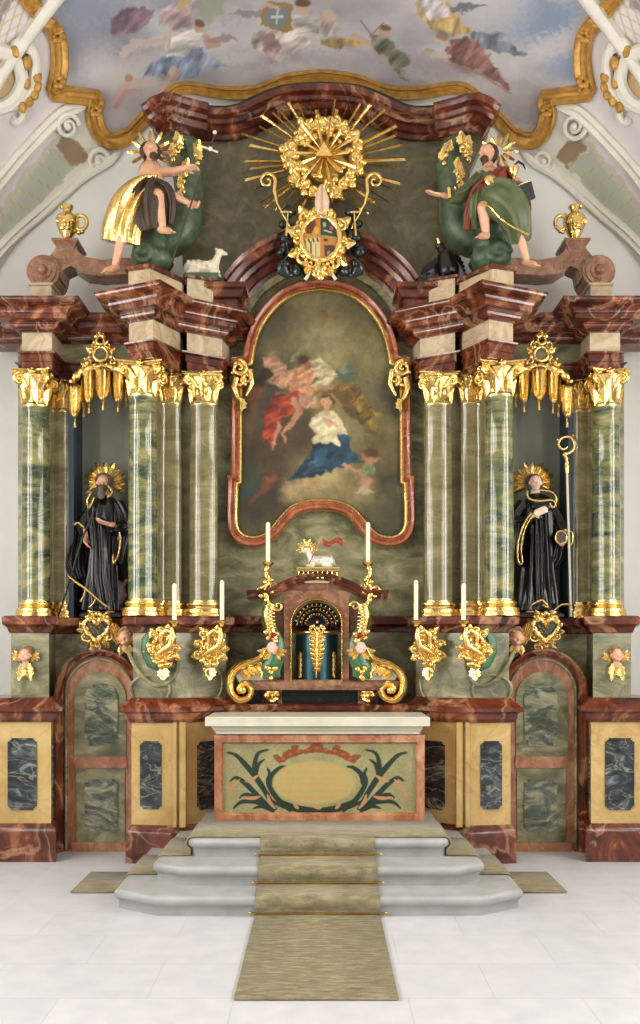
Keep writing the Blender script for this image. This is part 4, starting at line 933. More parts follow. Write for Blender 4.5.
T.line([(170, 345), (205, 345)], [10, 5], (112, 110, 70), 4, .8)
# globe, brown-gold cloaked figure
T.poly([(330, 335), (380, 305), (425, 320), (450, 380), (500, 410), (490, 418), (455, 400), (490, 478), (450, 450), (430, 440), (400, 380), (360, 350), (280, 345), (285, 335)], (132, 104, 48), 5, 1, .4, 50, 8)
T.poly([(345, 340), (390, 330), (400, 370), (420, 410), (480, 475), (430, 445), (370, 380)], (82, 62, 34), 5, .7, .3, 50, 9)
T.blob(385, 284, 31, 26, 0, (96, 110, 88), .15); T.blob(376, 274, 13, 9, 20, (140, 150, 122), .9, .8); T.line([(352, 284), (418, 284)], 3, (70, 78, 58), 2, .6)
T.line([(340, 250), (380, 262), (395, 220)], [8, 7, 4], (160, 138, 74), 4, .7)
# the kneeling woman
T.blob(322, 388, 40, 42, 0, (150, 124, 64), .8, .6)
T.poly([(285, 425), (310, 398), (345, 395), (365, 420), (385, 455), (380, 490), (395, 505), (300, 505), (275, 495), (290, 465), (272, 450)], (206, 192, 152), 5, 1, .2, 80, 10)
T.poly([(272, 440), (300, 405), (318, 430), (300, 465), (280, 465)], (212, 200, 164), 5, .9, .2, 60, 11)
T.poly([(345, 420), (372, 425), (382, 462), (360, 465)], (198, 184, 142), 3, .9)
T.blob(323, 371, 17, 22, -5, (206, 158, 120), .3); T.poly([(302, 372), (310, 348), (330, 344), (346, 358), (345, 385), (338, 372), (332, 358), (312, 360)], (88, 62, 38), 3, 1)
for ex_ in (316, 329): T.blob(ex_, 371, 2.6, 1.4, 0, (84, 56, 42), .8, .8)
T.blob(323, 383, 4, 1.8, 0, (160, 84, 70), .8, .8); T.line([(323, 371), (321, 378)], 2, (168, 116, 86), 2, .7)
T.line([(322, 395), (324, 404)], 13, (200, 152, 116), 5)
T.line([(332, 445), (318, 425), (312, 420)], [13, 10, 6], (198, 150, 116), 5); T.line([(352, 445), (335, 428), (322, 420)], [12, 9, 5], (188, 138, 104), 5)
T.poly([(282, 500), (330, 498), (390, 508), (405, 535), (430, 560), (400, 562), (340, 575), (300, 595), (250, 605), (205, 612), (240, 575), (265, 540)], (34, 58, 76), 5, 1, .4, 70, 12)
T.poly([(355, 470), (395, 480), (405, 520), (430, 560), (395, 550), (375, 510)], (42, 68, 86), 5, 1, .3, 70, 13)
T.poly([(290, 510), (330, 505), (310, 560), (270, 590), (250, 595), (280, 550)], (66, 100, 120), 6, .5, .4, 70, 14)
T.blob(262, 620, 14, 9, 30, (200, 156, 116), .5)
# child angels
T.blob(458, 538, 22, 24, 0, (180, 126, 88), .4); T.blob(460, 524, 24, 14, 10, (84, 56, 34), .5, .9); T.line([(450, 560), (440, 590), (400, 575), (372, 560)], [22, 18, 12, 8], (188, 136, 98), 4)
T.poly([(430, 560), (470, 565), (475, 590), (455, 605), (430, 590)], (110, 124, 84), 4, .95, .3, 40, 15); T.poly([(410, 510), (428, 480), (430, 520), (420, 545)], (112, 100, 78), 3, .8)
T.poly([(415, 545), (430, 540), (436, 560), (418, 562)], (50, 76, 88), 3, .9)
T.blob(446, 615, 20, 15, 0, (190, 134, 104), .5); T.poly([(410, 645), (440, 625), (470, 640), (440, 655)], (184, 166, 140), 4, .8)
T.blob(152, 600, 20, 18, 0, (130, 74, 48), .6, .9); T.blob(146, 590, 18, 10, 0, (70, 40, 26), .7, .8); T.line([(150, 620), (120, 650), (90, 680)], [26, 20, 10], (112, 58, 38), 6, .8); T.line([(160, 610), (200, 605)], [9, 6], (120, 68, 46), 4, .8)
T.poly([(60, 630), (100, 640), (118, 625), (95, 668), (66, 662)], (34, 60, 62), 4, .9)
T.line([(300, 320), (340, 328)], [8, 6], (178, 128, 92), 5)
T.c = T.c*(.80+.42*fbm(T.x*.02, T.y*.02, 77, 4)[:, None])
Gc = T.c.reshape(560, 400, 3); ii, jj = np.meshgrid(np.arange(560), np.arange(400), indexing='ij')
ni = (fbm(jj*.09, ii*.09, 51, 3)-.5)*13; nj = (fbm(jj*.09+30, ii*.09, 52, 3)-.5)*13      # brush-dragged edges
Gc = Gc[np.clip((ii+ni).astype(int), 0, 559), np.clip((jj+nj).astype(int), 0, 399)]
for _ in range(3): Gc = (Gc+np.roll(Gc, 1, 0)+np.roll(Gc, -1, 0)+np.roll(Gc, 1, 1)+np.roll(Gc, -1, 1))/5
T.c = Gc.reshape(-1, 3)*.88
T.noise(.10, .06, 30); T.noise(.08, .25, 31)
P = np.stack([(gx-CX)*CD/F, np.full(gx.size, CD), EZ+(HY-gy)*CD/F], 1)
Fa = grid_faces(560, 400); Fa = Fa[ok[Fa].all(axis=1)]
used = np.unique(Fa); remap = np.zeros(len(P), int); remap[used] = np.arange(len(used))
color_mesh('canvas', P[used], remap[Fa], T.linear()[used], 'paint', root)
MB().slab(W2(cw, CD), CD+.01, 10.02).build('backing_board', 'brownrobe', root)
fp = [(-.0, 0), (-.0, .05), (.02, .075), (.045, .06), (.06, .085), (.085, .09), (.1, .05), (.1, -.03), (0, -.03)]
MB().sweep(W2(cw, 9.93), CD, fp, closed=True).build('frame', 'redflat' if False else 'framered', root, smooth=50) if False else None
M['framered'] = marble('warm_red_marble', [(.28, C(112, 50, 28)), (.48, C(146, 76, 48)), (.72, C(180, 112, 78))], C(206, 160, 124), 4, (1, 1, .8), (0, .6, 0), vein_w=.012, vscale=2, vein_amt=.5, rough=.2)
MB().sweep(W2(cw, 9.93), CD, fp, closed=True).build('frame', 'framered', root, smooth=50)
MB().sweep(W2(cw, 9.93), CD, [(-.022, .02), (-.022, .05), (-.01, .062), (.004, .06), (.006, .02)], closed=True).build('gilded_fillet', 'gold', root, smooth=50)
MB().sweep(W2(cw, 9.93), CD, [(.095, .0), (.095, .045), (.103, .05), (.108, .0)], closed=True).build('gilded_edge', 'gold', root, smooth=50)
for s in (-1, 1):
    g = lambda a, b, D=9.82: Vector(((X(a, D) if s < 0 else -X(a, D)), D, Z(b, D)))
    m = MB(); m.spiral(g(239, 368), .085, PI/2*(1), -1.5*s*-1, .032, n=26); m.spiral(g(247, 379), .06, -PI/2, 1.4*s, .028)
    m.tube([g(236, 378), g(234, 388), g(238, 398), g(243, 402)], [.04, .04, .03, .01], 8); m.tube([g(250, 370), g(252, 384), g(246, 396)], [.035, .03, .012], 8)
    m.leaf(g(240, 398), (0, 0, -1), (0, -1, 0), .16, .12, .6); m.lumps([g(236, 363), g(243, 362), g(240, 385), g(233, 372)], .028)
    m.build('corner_ornament', 'gold', root, smooth=60)
# ================================================================ TABERNACLE
TB = 9.35
g3 = lambda a, b, D=TB: Vector((X(a, D), D, Z(b, D)))
zb = lambda y, D=TB: Z(y, D)
def bxp(mb, x0, x1, y0, y1, D, D1): return mb.box(X(x0, D), X(x1, D), D, D1, Z(y1, D), Z(y0, D))
r = thing('predella_shelf', 'low dark red marble shelf along the back of the altar table', 'shelf', (0, 9.4, Z(717, 9.3)))
MB().mould([(X(228, 9.3), 9.3), (X(412, 9.3), 9.3), (X(412, 9.3), 9.9), (X(228, 9.3), 9.9)], [(0, 1.40), (0, Z(711, 9.3)), (.02, Z(710, 9.3)), (.03, Z(708, 9.3)), (.03, Z(705, 9.3)), (.0, Z(704, 9.3))]).build('shelf', 'red', r)
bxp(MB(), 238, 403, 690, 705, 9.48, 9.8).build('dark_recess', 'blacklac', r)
root = thing('tabernacle', 'red marble tabernacle with arched blue doorway and gilded scrolls', 'tabernacle', (0, TB, Z(690, TB)))
MB().mould([(X(243, TB), TB), (X(399-2, TB), TB), (X(397, TB), 9.8), (X(243, TB), 9.8)], [(0, zb(690)), (.01, zb(688)), (.03, zb(685)), (.03, zb(682)), (.0, zb(680))]).build('base_slab', 'tabred', root)
for x0 in (262, 358):
    bxp(MB(), x0, x0+20, 690, 704, 9.42, 9.7).build('foot_block', 'red', root)
    m = MB(); c = g3(x0+10, 692, 9.40); m.leaf(c, (0, 0, -1), (0, -1, 0), .10, .15, .7); m.ell(c, (.08, .04, .03)); m.lumps([c+Vector((dx, -.02, -.03)) for dx in (-.05, 0, .05)], .028); m.ell(c+Vector((0, -.03, -.09)), .03)
    m.build('gilded_bracket', 'gold', root)
cx_ = 319.5-2
def ap(x0, x1, yt, yb, n=18):
    rad = (x1-x0)/2; c = (x0+x1)/2; return [(x0, yb)]+[(c-rad*math.cos(PI*i/n), yt+rad-rad*math.sin(PI*i/n)) for i in range(n+1)]+[(x1, yb)]
# front: marble body with real arched opening
op = ap(292, 341, 600, 681, 20); cxt = 316.5
out = [(284, 681), (284, 596)]+[(284+i*65/16, 596-6*math.sin(PI*i/16)) for i in range(1, 16)]+[(349, 596), (349, 681)]
m = MB(); n = 23
def pts_on(path, n):
    P_ = [Vector(p) for p in path]; L = [0]
    for i in range(1, len(P_)): L.append(L[-1]+(P_[i]-P_[i-1]).length)
    r_ = []
    for k in range(n):
        t = L[-1]*k/(n-1); i = max(j for j in range(len(L)) if L[j] <= t+1e-9); i = min(i, len(P_)-2); r_.append(P_[i].lerp(P_[i+1], (t-L[i])/(L[i+1]-L[i])))
    return r_
o1 = [Vector(p) for p in op]; o2 = []
for p in o1:      # radial match onto the outer outline
    if p.y > 624: o2.append(Vector((284 if p.x < 316 else 349, p.y)))
    else:
        d = (p-Vector((316.5, 624.5))); k = min(32.5/abs(d.x) if abs(d.x) > 1e-3 else 1e9, 34/abs(d.y) if abs(d.y) > 1e-3 else 1e9); o2.append(Vector((316.5, 624.5))+d*k)
rows = []
for D_, a in ((TB+.10, o1), (TB+.0, o1), (TB-.0, o2), (TB+.4, o2)): rows.append([(X(p.x, TB), D_, Z(p.y, TB)) for p in a])
m.grid(rows).build('marble_front', 'tabred', root)
MB().sweep([(X(a, TB), Z(b, TB)) for a, b in op], TB, [(0, 0), (0, .02), (.01, .028), (.022, .02), (.022, 0)]).build('gilded_arch_edge', 'gold', root, smooth=60)
# shell half dome and curved door
m = MB(); rows = []
c = Vector((X(316.5, TB), TB+.08, Z(625, TB))); R = .235
for i in range(9):
    a = PI*.5*i/8; rows.append([c+Vector((R*math.cos(a)*math.cos(PI-PI*j/20) if False else -R*math.cos(PI*j/20)*1.0*math.cos(a*0+0) * math.cos(a) if False else -R*math.cos(PI*j/20)*math.sin(PI/2-a*0.999), R*math.sin(a)*.9, R*math.sin(PI*j/20)*math.cos(a*.999))) for j in range(21)])
m.grid(rows).build('shell_niche', 'bluedark', root)
m = MB()
for rr_, yy_ in ((.20, .10), (.155, .15), (.105, .185)):
    m.tube([c+Vector((-rr_*math.cos(PI*j/16), yy_-.03, rr_*math.sin(PI*j/16))) for j in range(17)], .007, 6)
    for j in range(1, 14): a = PI*j/14; m.ell(c+Vector((-(rr_+.018)*math.cos(a), yy_-.03, (rr_+.018)*math.sin(a))), (.011, .008, .014), nu=7, nv=4)
m.build('gilded_shell_ribs', 'gold', root, smooth=60)
m = MB(); rows = []
for z_ in (Z(681, TB), Z(634, TB)): rows.append([(X(316.5, TB)-.225*math.cos(PI*j/20), TB+.10+.2-.19*math.sin(PI*j/20), z_) for j in range(21)])
door = m.grid(rows).build('curved_door', 'bluedoor', root, smooth=60)
m = MB(); m.tube([(X(316.5, TB)-.225*math.cos(PI*j/20), TB+.30-.2*math.sin(PI*j/20), Z(632, TB)) for j in range(21)], .016, 7)
yd = TB+.09; cc = lambda a, b: Vector((X(a, TB), yd, Z(b, TB)))
for j in range(9):
    t = j/8; y0 = 640+t*34; w = 5.5*math.sin(PI*(.25+.7*t))+1
    for s in (-1, 1): m.leaf(cc(317, y0-3), (s*.8, 0, .6), (0, -1, 0), .0102*w*1.2+.02, .045, .5)
m.tube([cc(317, 632), cc(317, 655), cc(316, 678)], [.018, .02, .008], 7)
for s in (-1, 1): m.spiral(cc(317+s*5, 638), .03, 0 if s > 0 else PI, 1.2*s, .01); m.spiral(cc(317+s*4, 629), .04, PI/2, -1.2*s, .014)
m.lumps([cc(317+dx, 626+dy) for dx, dy in ((0, -4), (-4, 0), (4, 0), (0, 2), (-7, 3), (7, 3))], .022)
for s in (-1, 1):
    for j in range(5): m.leaf(cc(317+s*19, 678-j*5)+Vector((0, .06, 0)), (s*-.3, 0, 1), (0, -1, 0), .07, .05, .5)
m.build('gilded_mount', 'gold', door, smooth=60)
# cornice of the tabernacle, straight ends and raised middle
cur = [(247, 599), (272, 599)]+[(272+90*i/16, 599-17*math.sin(PI*i/16)**.8) for i in range(1, 16)]+[(362, 599), (388, 599)]
MB().sweep([(X(a, TB), Z(b, TB)) for a, b in cur], TB+.3, [(0, 0), (0, .30), (.015, .31), (.02, .33), (.05, .35), (.055, .39), (.075, .41), (.085, .41), (.09, 0)]).build('cornice', 'red', root, smooth=28)
MB().slab([(X(a, TB), Z(b, TB)) for a, b in [(286, 588), (300, 581), (333, 581), (347, 588), (347, 600), (286, 600)]], TB+.05, TB+.35).build('crown_block', 'tabred', root)
MB().mould([(X(285, TB), TB+.0), (X(348, TB), TB+.0), (X(348, TB), TB+.35), (X(285, TB), TB+.35)], [(0, zb(583)), (.01, zb(582)), (.01, zb(580.5))]).build('crown_slab', 'pale', root)
MB().mould([(X(300, TB), TB+.04), (X(334, TB), TB+.04), (X(334, TB), TB+.3), (X(300, TB), TB+.3)], [(0, zb(581)), (0, zb(578)), (-.02, zb(576)), (-.02, zb(572))]).build('crown_plinth', 'red', root)
for s in (-1, 1):
    gg = lambda a, b, D=TB: Vector((X(316.5-s*-1*(316.5-a) if s > 0 else a, D), D, Z(b, D)))
    gx_ = lambda a: (a if s < 0 else 633-a)
    G3 = lambda a, b, D=TB: Vector((X(gx_(a), D), D, Z(b, D)))
    o = MB()
    bxp(o, min(gx_(268), gx_(283)), max(gx_(268), gx_(283)), 603, 680, TB+.08, TB+.3); o.build('side_pilaster', 'tabred', root)
    # green scroll console with gilded face
    con = MB().tube([G3(a, b, TB-.01+.0) for a, b in smooth_path([(271, 604), (268, 616), (271, 630), (276, 642), (275, 656), (271, 668), (272, 678)], 4)], [.085-.02*math.sin(i/4) for i in range(25)], 10, flat=.8)
    con = con.build('console', 'greentab', root)
    m = MB()
    m.tube([G3(a, b, TB-.07) for a, b in smooth_path([(271, 604), (268, 616), (271, 630), (276, 642)], 4)], [.05, .055, .058, .06, .058, .055, .05, .05, .045, .045, .04, .04, .035], 9)
    for i in range(7): m.ell(G3(269.5+.3*i, 606+i*3.6, TB-.115), (.05, .02, .013), nu=8, nv=5)
    m.lumps([G3(a, b, TB-.09) for a, b in ((266, 632), (277, 634), (268, 638), (276, 641), (271, 672), (268, 668), (275, 669), (271, 678))], .035)
    m.spiral(G3(278, 606, TB-.05), .05, PI, -1.2*s, .018); m.leaf(G3(271, 662, TB-.06), (0, 0, -1), (0, -1, 0), .15, .12, .5)
    m.build('gilded_face', 'gold', con, smooth=60)
    MB().ell(G3(273, 635, TB-.13), .03, nu=12, nv=8).build('red_jewel', 'redglass', con)
    # cherub head
    m = MB(); hc = G3(272, 648, TB-.12); m.ell(hc, (.052, .055, .062)); m.ell(hc+Vector((0, -.055, -.008)), (.009, .012, .012)); m.ell(hc+Vector((0, -.035, -.032)), (.03, .03, .022))
    for dx in (-.05, .05): m.ell(hc+Vector((dx, .0, 0)), (.01, .012, .016))
    m.build('cherub_head', 'skinpale', con)
    m = MB()
    for s2 in (-1, 1):
        for q in range(3): m.leaf(hc+Vector((s2*.02, .03, -.05)), (s2*(1-.25*q), 0, -.15-.35*q+.35), (0, -1, 0), .13-.02*q, .06, .3)
    m.build('cherub_wing', 'gold', con, smooth=60)
    # large side volute
    sp = smooth_path([(266, 648), (262, 656), (254, 661), (244, 664), (234, 671), (230, 682), (232, 694), (240, 700), (249, 697), (251, 689), (245, 684), (239, 688), (241, 693)], 5)
    n = len(sp)
    m = MB().tube([G3(a, b, TB-.02-.03*i/n) for i, (a, b) in enumerate(sp)], [.035+.015*math.sin(PI*i/n)-.012*i/n for i in range(n)], 9, flat=1.6)
    m.ell(G3(242.5, 690, TB-.09), .04); m.tube([G3(a, b, TB-.1) for a, b in sp[:-12]], .014, 6)
    for i, (a, b, dx, dz) in enumerate(((260, 662, .2, -1), (254, 667, .5, -.8), (248, 668, .6, -.6), (262, 656, .6, -.7), (243, 672, .7, -.5), (264, 668, -.2, -1))): m.leaf(G3(a, b, TB-.04), (dx*-s, 0, dz), (0, -1, 0), .10, .08, .5)
    vol = m.build('side_volute', 'gold', root, smooth=60)
    pl = [(266, 652), (256, 664), (244, 668), (236, 676), (240, 684), (252, 680), (262, 682), (268, 682)]
    MB().slab([(X(gx_(a), TB), Z(b, TB)) for a, b in (pl if s < 0 else pl[::-1])], TB+.0, TB+.2).build('volute_panel', 'stonewhite', vol)
# ---------------------------------------------------------------- lamb on the tabernacle
def lamb(mb, c, L, s=1):
    """lying lamb, head towards -s x."""
    c = Vector(c); q = lambda x, y, z: c+Vector((x*s, y, z))*L
    mb.cap(q(-.25, 0, .22), q(.32, .02, .2), L*.17, L*.19); mb.cap(q(-.28, 0, .26), q(-.40, -.03, .52), L*.13, L*.085); mb.ell(q(-.44, -.03, .60), (L*.12, L*.085, L*.09)); mb.cap(q(-.46, -.04, .59), q(-.60, -.07, .54), L*.075, L*.045)
    for d in (-.09, .06): mb.cap(q(-.38, d-.03, .64), q(-.34, d*2.2-.03, .6), L*.03, L*.022)
    for y in (-.12, .1): mb.chain([q(-.25, y, .12), q(-.42, y*1.1, .05), q(-.20, y*1.2, .035)], [L*.07, L*.045, L*.03]); mb.chain([q(.28, y, .14), q(.12, y*1.5, .06), q(.38, y*1.6, .035)], [L*.11, L*.06, L*.035])
    mb.cap(q(.46, .04, .2), q(.54, .08, .08), L*.045, L*.03)
    rnd = random.Random(3)
    for i in range(60):
        a, t = rnd.uniform(-.6, PI+.6), rnd.uniform(-.3, .4); mb.ell(q(t, -math.cos(a)*.17, .21+math.sin(a)*.16), L*.045, nu=6, nv=4)
    return mb
LB = 9.45
root = thing('lamb_figure', 'silver-white lamb with banner lying on a tasselled gold cushion atop the tabernacle', 'lamb figure', (X(318, LB), LB, Z(568, LB)))
lamb(MB(), (X(320, LB), LB, Z(567.5, LB)), .30).build('body', 'silver', root, voxel=.007, relax=2)
m = MB()
for k in range(13): a = PI*(-.15+1.3*k/12); c = Vector((X(307, LB), LB-.01, Z(549, LB))); d = Vector((math.cos(a), 0, math.sin(a))); m.tube([c+d*.03, c+d*(.10 if k % 2 else .075)], [.006, .011], 6); m.ell(c+d*(.10 if k % 2 else .075), .013, nu=7, nv=5)
m.tube([c+Vector((math.cos(2*PI*j/16)*.05, 0, math.sin(2*PI*j/16)*.05)) for j in range(16)], .009, 6, closed=True)
m.build('halo', 'gold', root)
MB().tube([(X(309, LB), LB-.08, Z(565, LB)), (X(322, LB), LB-.08, Z(537, LB))], .007, 7).build('banner_pole', 'redflat', root)
m = MB(); rows = []
for i in range(15): t = i/14; x = X(323, LB)+t*.20; rows.append([(x, LB-.08+.02*math.sin(t*9), Z(539, LB)-.03*t-.03*math.sin(t*6)), (x, LB-.08+.02*math.sin(t*9+.5), Z(539, LB)-.03*t-.055-.03*math.sin(t*6+.4))])
m.grid(rows).build('banner', 'flag', root, solid=.006)
m = MB().mould([(X(297, LB), LB-.14), (X(339, LB), LB-.14), (X(339, LB), LB+.12), (X(297, LB), LB+.12)], [(-.01, Z(573, LB)), (.0, Z(572.5, LB)), (.005, Z(570, LB)), (0, Z(568.5, LB)), (-.02, Z(568, LB))]); m.build('cushion', 'gold', root)
for i in range(9):
    x = X(299+i*4.7, LB); dy = -.0 if i not in (4, 5) else -.02; m = MB(); m.tube([(x, LB-.15, Z(573, LB)), (x, LB-.15, Z(575.5, LB)+dy)], .004, 5); m.ell((x, LB-.15, Z(577, LB)+dy), (.013, .013, .016), nu=8, nv=6); m.build('tassel', 'gold', root)
# ---------------------------------------------------------------- candles
def candle(px_, y0, y1, D, label, s_off=0):
    x = X(px_, D); r = thing('candle', label, 'candle', (x, D, Z(y1, D)), 'altar candles')
    MB().lathe(x, D, [(.022, Z(y1, D)), (.022, Z(y0, D)-.02), (.012, Z(y0, D)-.004), (.003, Z(y0, D))], 14).build('wax', 'candle', r)
    MB().tube([(x, D, Z(y0, D)-.005), (x+.002, D, Z(y0, D)+.018)], .0025, 5).build('wick', 'black', r); return r
for s, w in ((-1, 'bearded saint'), (1, 'saint with the crosier')):
    m_ = lambda a: a if s < 0 else 636-a
    m2 = lambda a: a if s < 0 else 638-a
    candle(m_(268), 522, 562, 9.3, 'tall ivory candle on the tabernacle corner towards the '+w)
    candle(m2(222), 580, 620, 9.15, 'ivory candle on the gilded sconce nearer the tabernacle, towards the '+w)
    candle(m2(174.5), 583, 620, 8.98, 'ivory candle on the gilded sconce nearer the niche of the '+w)
    # candlestick at the tabernacle corner
    x = X(m_(268), 9.3); D_ = 9.3
    r = thing('candlestick', 'curling gilded candlestick on the tabernacle corner towards the '+w, 'candlestick', (x, D_, Z(600, D_)))
    m = MB(); zt_ = Z(562, D_); m.lathe(x, D_, [(.012, zt_-.05), (.03, zt_-.045), (.055, zt_-.02), (.062, zt_-.005), (.05, zt_), (.02, zt_-.004)], 16); m.build('drip_pan', 'gold', r)
    m = MB(); q = [(268, 566), (266, 573), (269, 581), (265, 590), (268, 602), (272, 606)]
    m.tube([(X(m_(a), D_), D_, Z(b, D_)) for a, b in smooth_path(q, 4)], [.018+.012*abs(math.sin(i*.8)) for i in range(21)], 8); m.lumps([(X(m_(a), D_), D_-.02, Z(b, D_)) for a, b in ((262, 588), (271, 580), (261, 596), (272, 592), (266, 600), (265, 582))], .026)
    m.spiral((X(m_(261), D_), D_, Z(590, D_)), .045, 0, 1.2*s, .014); m.spiral((X(m_(273), D_), D_, Z(586, D_)), .035, 0, -1.2*s, .012)
    m.build('stem', 'gold', r, smooth=60)
# ---------------------------------------------------------------- gilded rocaille work
def rocaille(mb, c, rx, rz, seed, n=9, thick=.022, s=1):
    """irregular shell-work ring: C-scrolls round an open centre with beading and leaf tips."""
    rnd = random.Random(seed); c = Vector(c)
    for k in range(n):
        a = 2*PI*k/n+rnd.uniform(-.15, .15); p = c+Vector((s*rx*math.cos(a), rnd.uniform(-.02, .01), rz*math.sin(a)))
        r_ = rnd.uniform(.035, .055)*(rx+rz)/.36; mb.spiral(p, r_, a+PI*rnd.choice((.5, -.5, 1)), rnd.choice((-1.1, 1.2, -.9)), thick*rnd.uniform(.7, 1.1), n=14, k=7)
        if k % 2 == 0: mb.leaf(p, (s*math.cos(a), 0, math.sin(a)), (0, -1, 0), .09*(rx+rz)/.36, .07*(rx+rz)/.36, .5, nl=5)
        mb.ell(p+Vector((0, -.02, 0)), thick*rnd.uniform(.7, 1.2), nu=8, nv=5)
    mb.tube([c+Vector((s*rx*.74*math.cos(2*PI*j/28), .0, rz*.74*math.sin(2*PI*j/28))) for j in range(28)], [thick*.8*(1+.25*math.sin(j*2.1)) for j in range(28)], 8, closed=True)
    return mb
for s, w in ((-1, 'bearded saint'), (1, 'saint with the crosier')):
    m2 = lambda a: a if s < 0 else 638-a
    for (cx_, cy_, cup, D_, wh) in ((163, 648, 174.5, 9.08, 'nearer the niche of the '), (210, 648, 222, 9.24, 'nearer the tabernacle, towards the ')):
        sd = -s
        r = thing('wall_sconce', 'gilded shell-work candle sconce on green marble, '+wh+w, 'sconce', (X(m2(cx_), D_), D_, Z(cy_, D_)), 'gilded sconces on the pedestals')
        m = rocaille(MB(), (X(m2(cx_), D_), D_, Z(cy_, D_)), .125, .17, int(cx_), 11, .026, 1 if s < 0 else -1)
        pc = lambda a, b, d=0: Vector((X(m2(a), D_), D_-d, Z(b, D_)))
        ox = cup-cx_
        m.ell(pc(cx_, cy_, -.03), (.10, .03, .14), None, 16, 10)
        for q in range(9): m.leaf(pc(cx_, cy_+8, .0), (math.cos(.35*q-.2), 0, math.sin(.35*q-.2)), (0, -1, 0), .13, .05, .25, nl=5)
        m.tube([pc(cx_-6, 655, .05), pc(cx_+2, 650, .09), pc(cx_+ox*.8, 646, .1), pc(cup, 636, .1), pc(cup-1, 628, .09)], [.02, .032, .034, .028, .018], 9)
        m.tube([pc(cx_-2, 642), pc(cx_-1, 634, .03), pc(cx_+5, 630, .04), pc(cup, 634, .06)], [.03, .03, .026, .02], 8)
        m.leaf(pc(cx_, 668), (0, 0, -1), (0, -1, 0), .12, .1, .4); m.lumps([pc(cx_+a, cy_+b, .03) for a, b in ((-8, -6), (-9, 4), (-5, 14), (4, 16), (8, 10), (6, -8), (-3, 18))], .025)
        m.build('shell_ornament', 'gold', r, smooth=60)
        zt_ = Z(621, 9.0 if cup < 200 else 9.15); Dp = 8.98 if cup < 200 else 9.15
        MB().lathe(X(m2(cup), Dp), Dp, [(.012, zt_-.06), (.028, zt_-.05), (.02, zt_-.035), (.05, zt_-.012), (.056, zt_-.002), (.02, zt_)], 14).build('drip_pan', 'gold', r, smooth=60)
        if cx_ == 163: m = MB().tube([pc(cx_-a, b, -.03) for a, b in ((10, 628), (17, 640), (17, 652), (12, 664), (4, 670))], [.02, .05, .055, .05, .02], 9).build('green_backing', 'greentab', r)
    # cartouche with dark heart
    f = lambda a: a if s < 0 else 642-a
    D_ = 9.60; c = Vector((X(f(97), D_), D_, Z(630, D_)))
    r = thing('heart_cartouche', 'gilded cartouche with a dark heart-shaped field under the '+w, 'cartouche', c, 'heart cartouches under the niches')
    m = MB(); hp = []
    for j in range(36): t = 2*PI*j/36; hp.append((c.x+.0085*16*math.sin(t)**3, c.z+.01+.0085*(13*math.cos(t)-5*math.cos(2*t)-2*math.cos(3*t)-math.cos(4*t))))
    MB().slab(hp, c.y-.01, c.y+.05).build('heart_field', 'blacklac', r)
    m.tube([(x, c.y-.02, z) for x, z in hp], [.03*(1+.35*math.sin(j*1.9)) for j in range(36)], 8, closed=True)
    for j in range(0, 36, 3): m.spiral((hp[j][0]*1.0+(hp[j][0]-c.x)*.12, c.y-.01, hp[j][1]+(hp[j][1]-c.z)*.14), .032, j, 1.1, .018, n=10, k=6); m.ell((hp[j][0]+(hp[j][0]-c.x)*.22, c.y, hp[j][1]+(hp[j][1]-c.z)*.24), .026, nu=7, nv=5)
    m.lumps([c+Vector((dx, -.01, dz)) for dx, dz in ((0, .17), (-.04, .16), (.04, .16), (-.08, .14), (.08, .14), (0, -.17), (0, -.14))], .026); m.leaf(c+Vector((0, 0, -.14)), (0, 0, -1), (0, -1, 0), .09, .07, .4); rocaille(m, c+Vector((0, .01, .0)), .135, .16, 8, 12, .018)
    m.build('gilded_frame', 'gold', r, smooth=60)
    m = MB(); [m.tube([(c.x-.07+dx, c.y-.014, c.z+.05+dz), (c.x-.05+dx, c.y-.014, c.z+.02+dz)], .005, 5) for dx, dz in ((0, 0), (.04, -.02), (.08, 0), (.1, .02), (.02, -.05), (.07, -.06))]; m.build('gilt_lettering', 'golddark', r)
    # cherub heads
    for (cx_, cy_, D_, lb, sc_) in ((25, 655, 9.25, 'cherub head with gilded wings on the outermost pedestal under the ', .9), (125, 638, 9.52, 'cherub head with raised gilded wing beside the heart cartouche of the ', 1.1)):
        c = Vector((X(f(cx_), D_), D_, Z(cy_, D_)))
        r = thing('cherub_head', lb+w, 'cherub head', c, None)
        m = MB(); k = sc_; m.ell(c, (.062*k, .065*k, .075*k)); m.ell(c+Vector((0, -.065*k, -.012)), (.010, .014, .014)); m.ell(c+Vector((0, -.04*k, -.045*k)), (.034, .03, .024)); m.ell(c+Vector((0, -.058*k, -.037*k)), (.016, .01, .006))
        for dx in (-1, 1): m.ell(c+Vector((dx*.062*k, 0, -.005)), (.012, .014, .02)); m.ell(c+Vector((dx*.035, -.045*k, -.02)), (.022, .02, .018)); m.ell(c+Vector((dx*.024, -.056*k, .008)), (.010, .006, .006))
        m.cap(c+Vector((0, .01, -.06)), c+Vector((0, .02, -.11)), .03, .04)
        m.build('face', 'skin', r, voxel=.005, relax=1)
        m = MB().lumps([c+Vector((.062*k*math.cos(a)*math.cos(b), .02+.05*k*math.sin(a), .03*k+.062*k*math.sin(b))) for a in (-.7, 0, .7, 1.4, 2.2, 3.1, 3.8) for b in (.1, .7, 1.3)], .02*k); m.build('curls', 'curls', r)
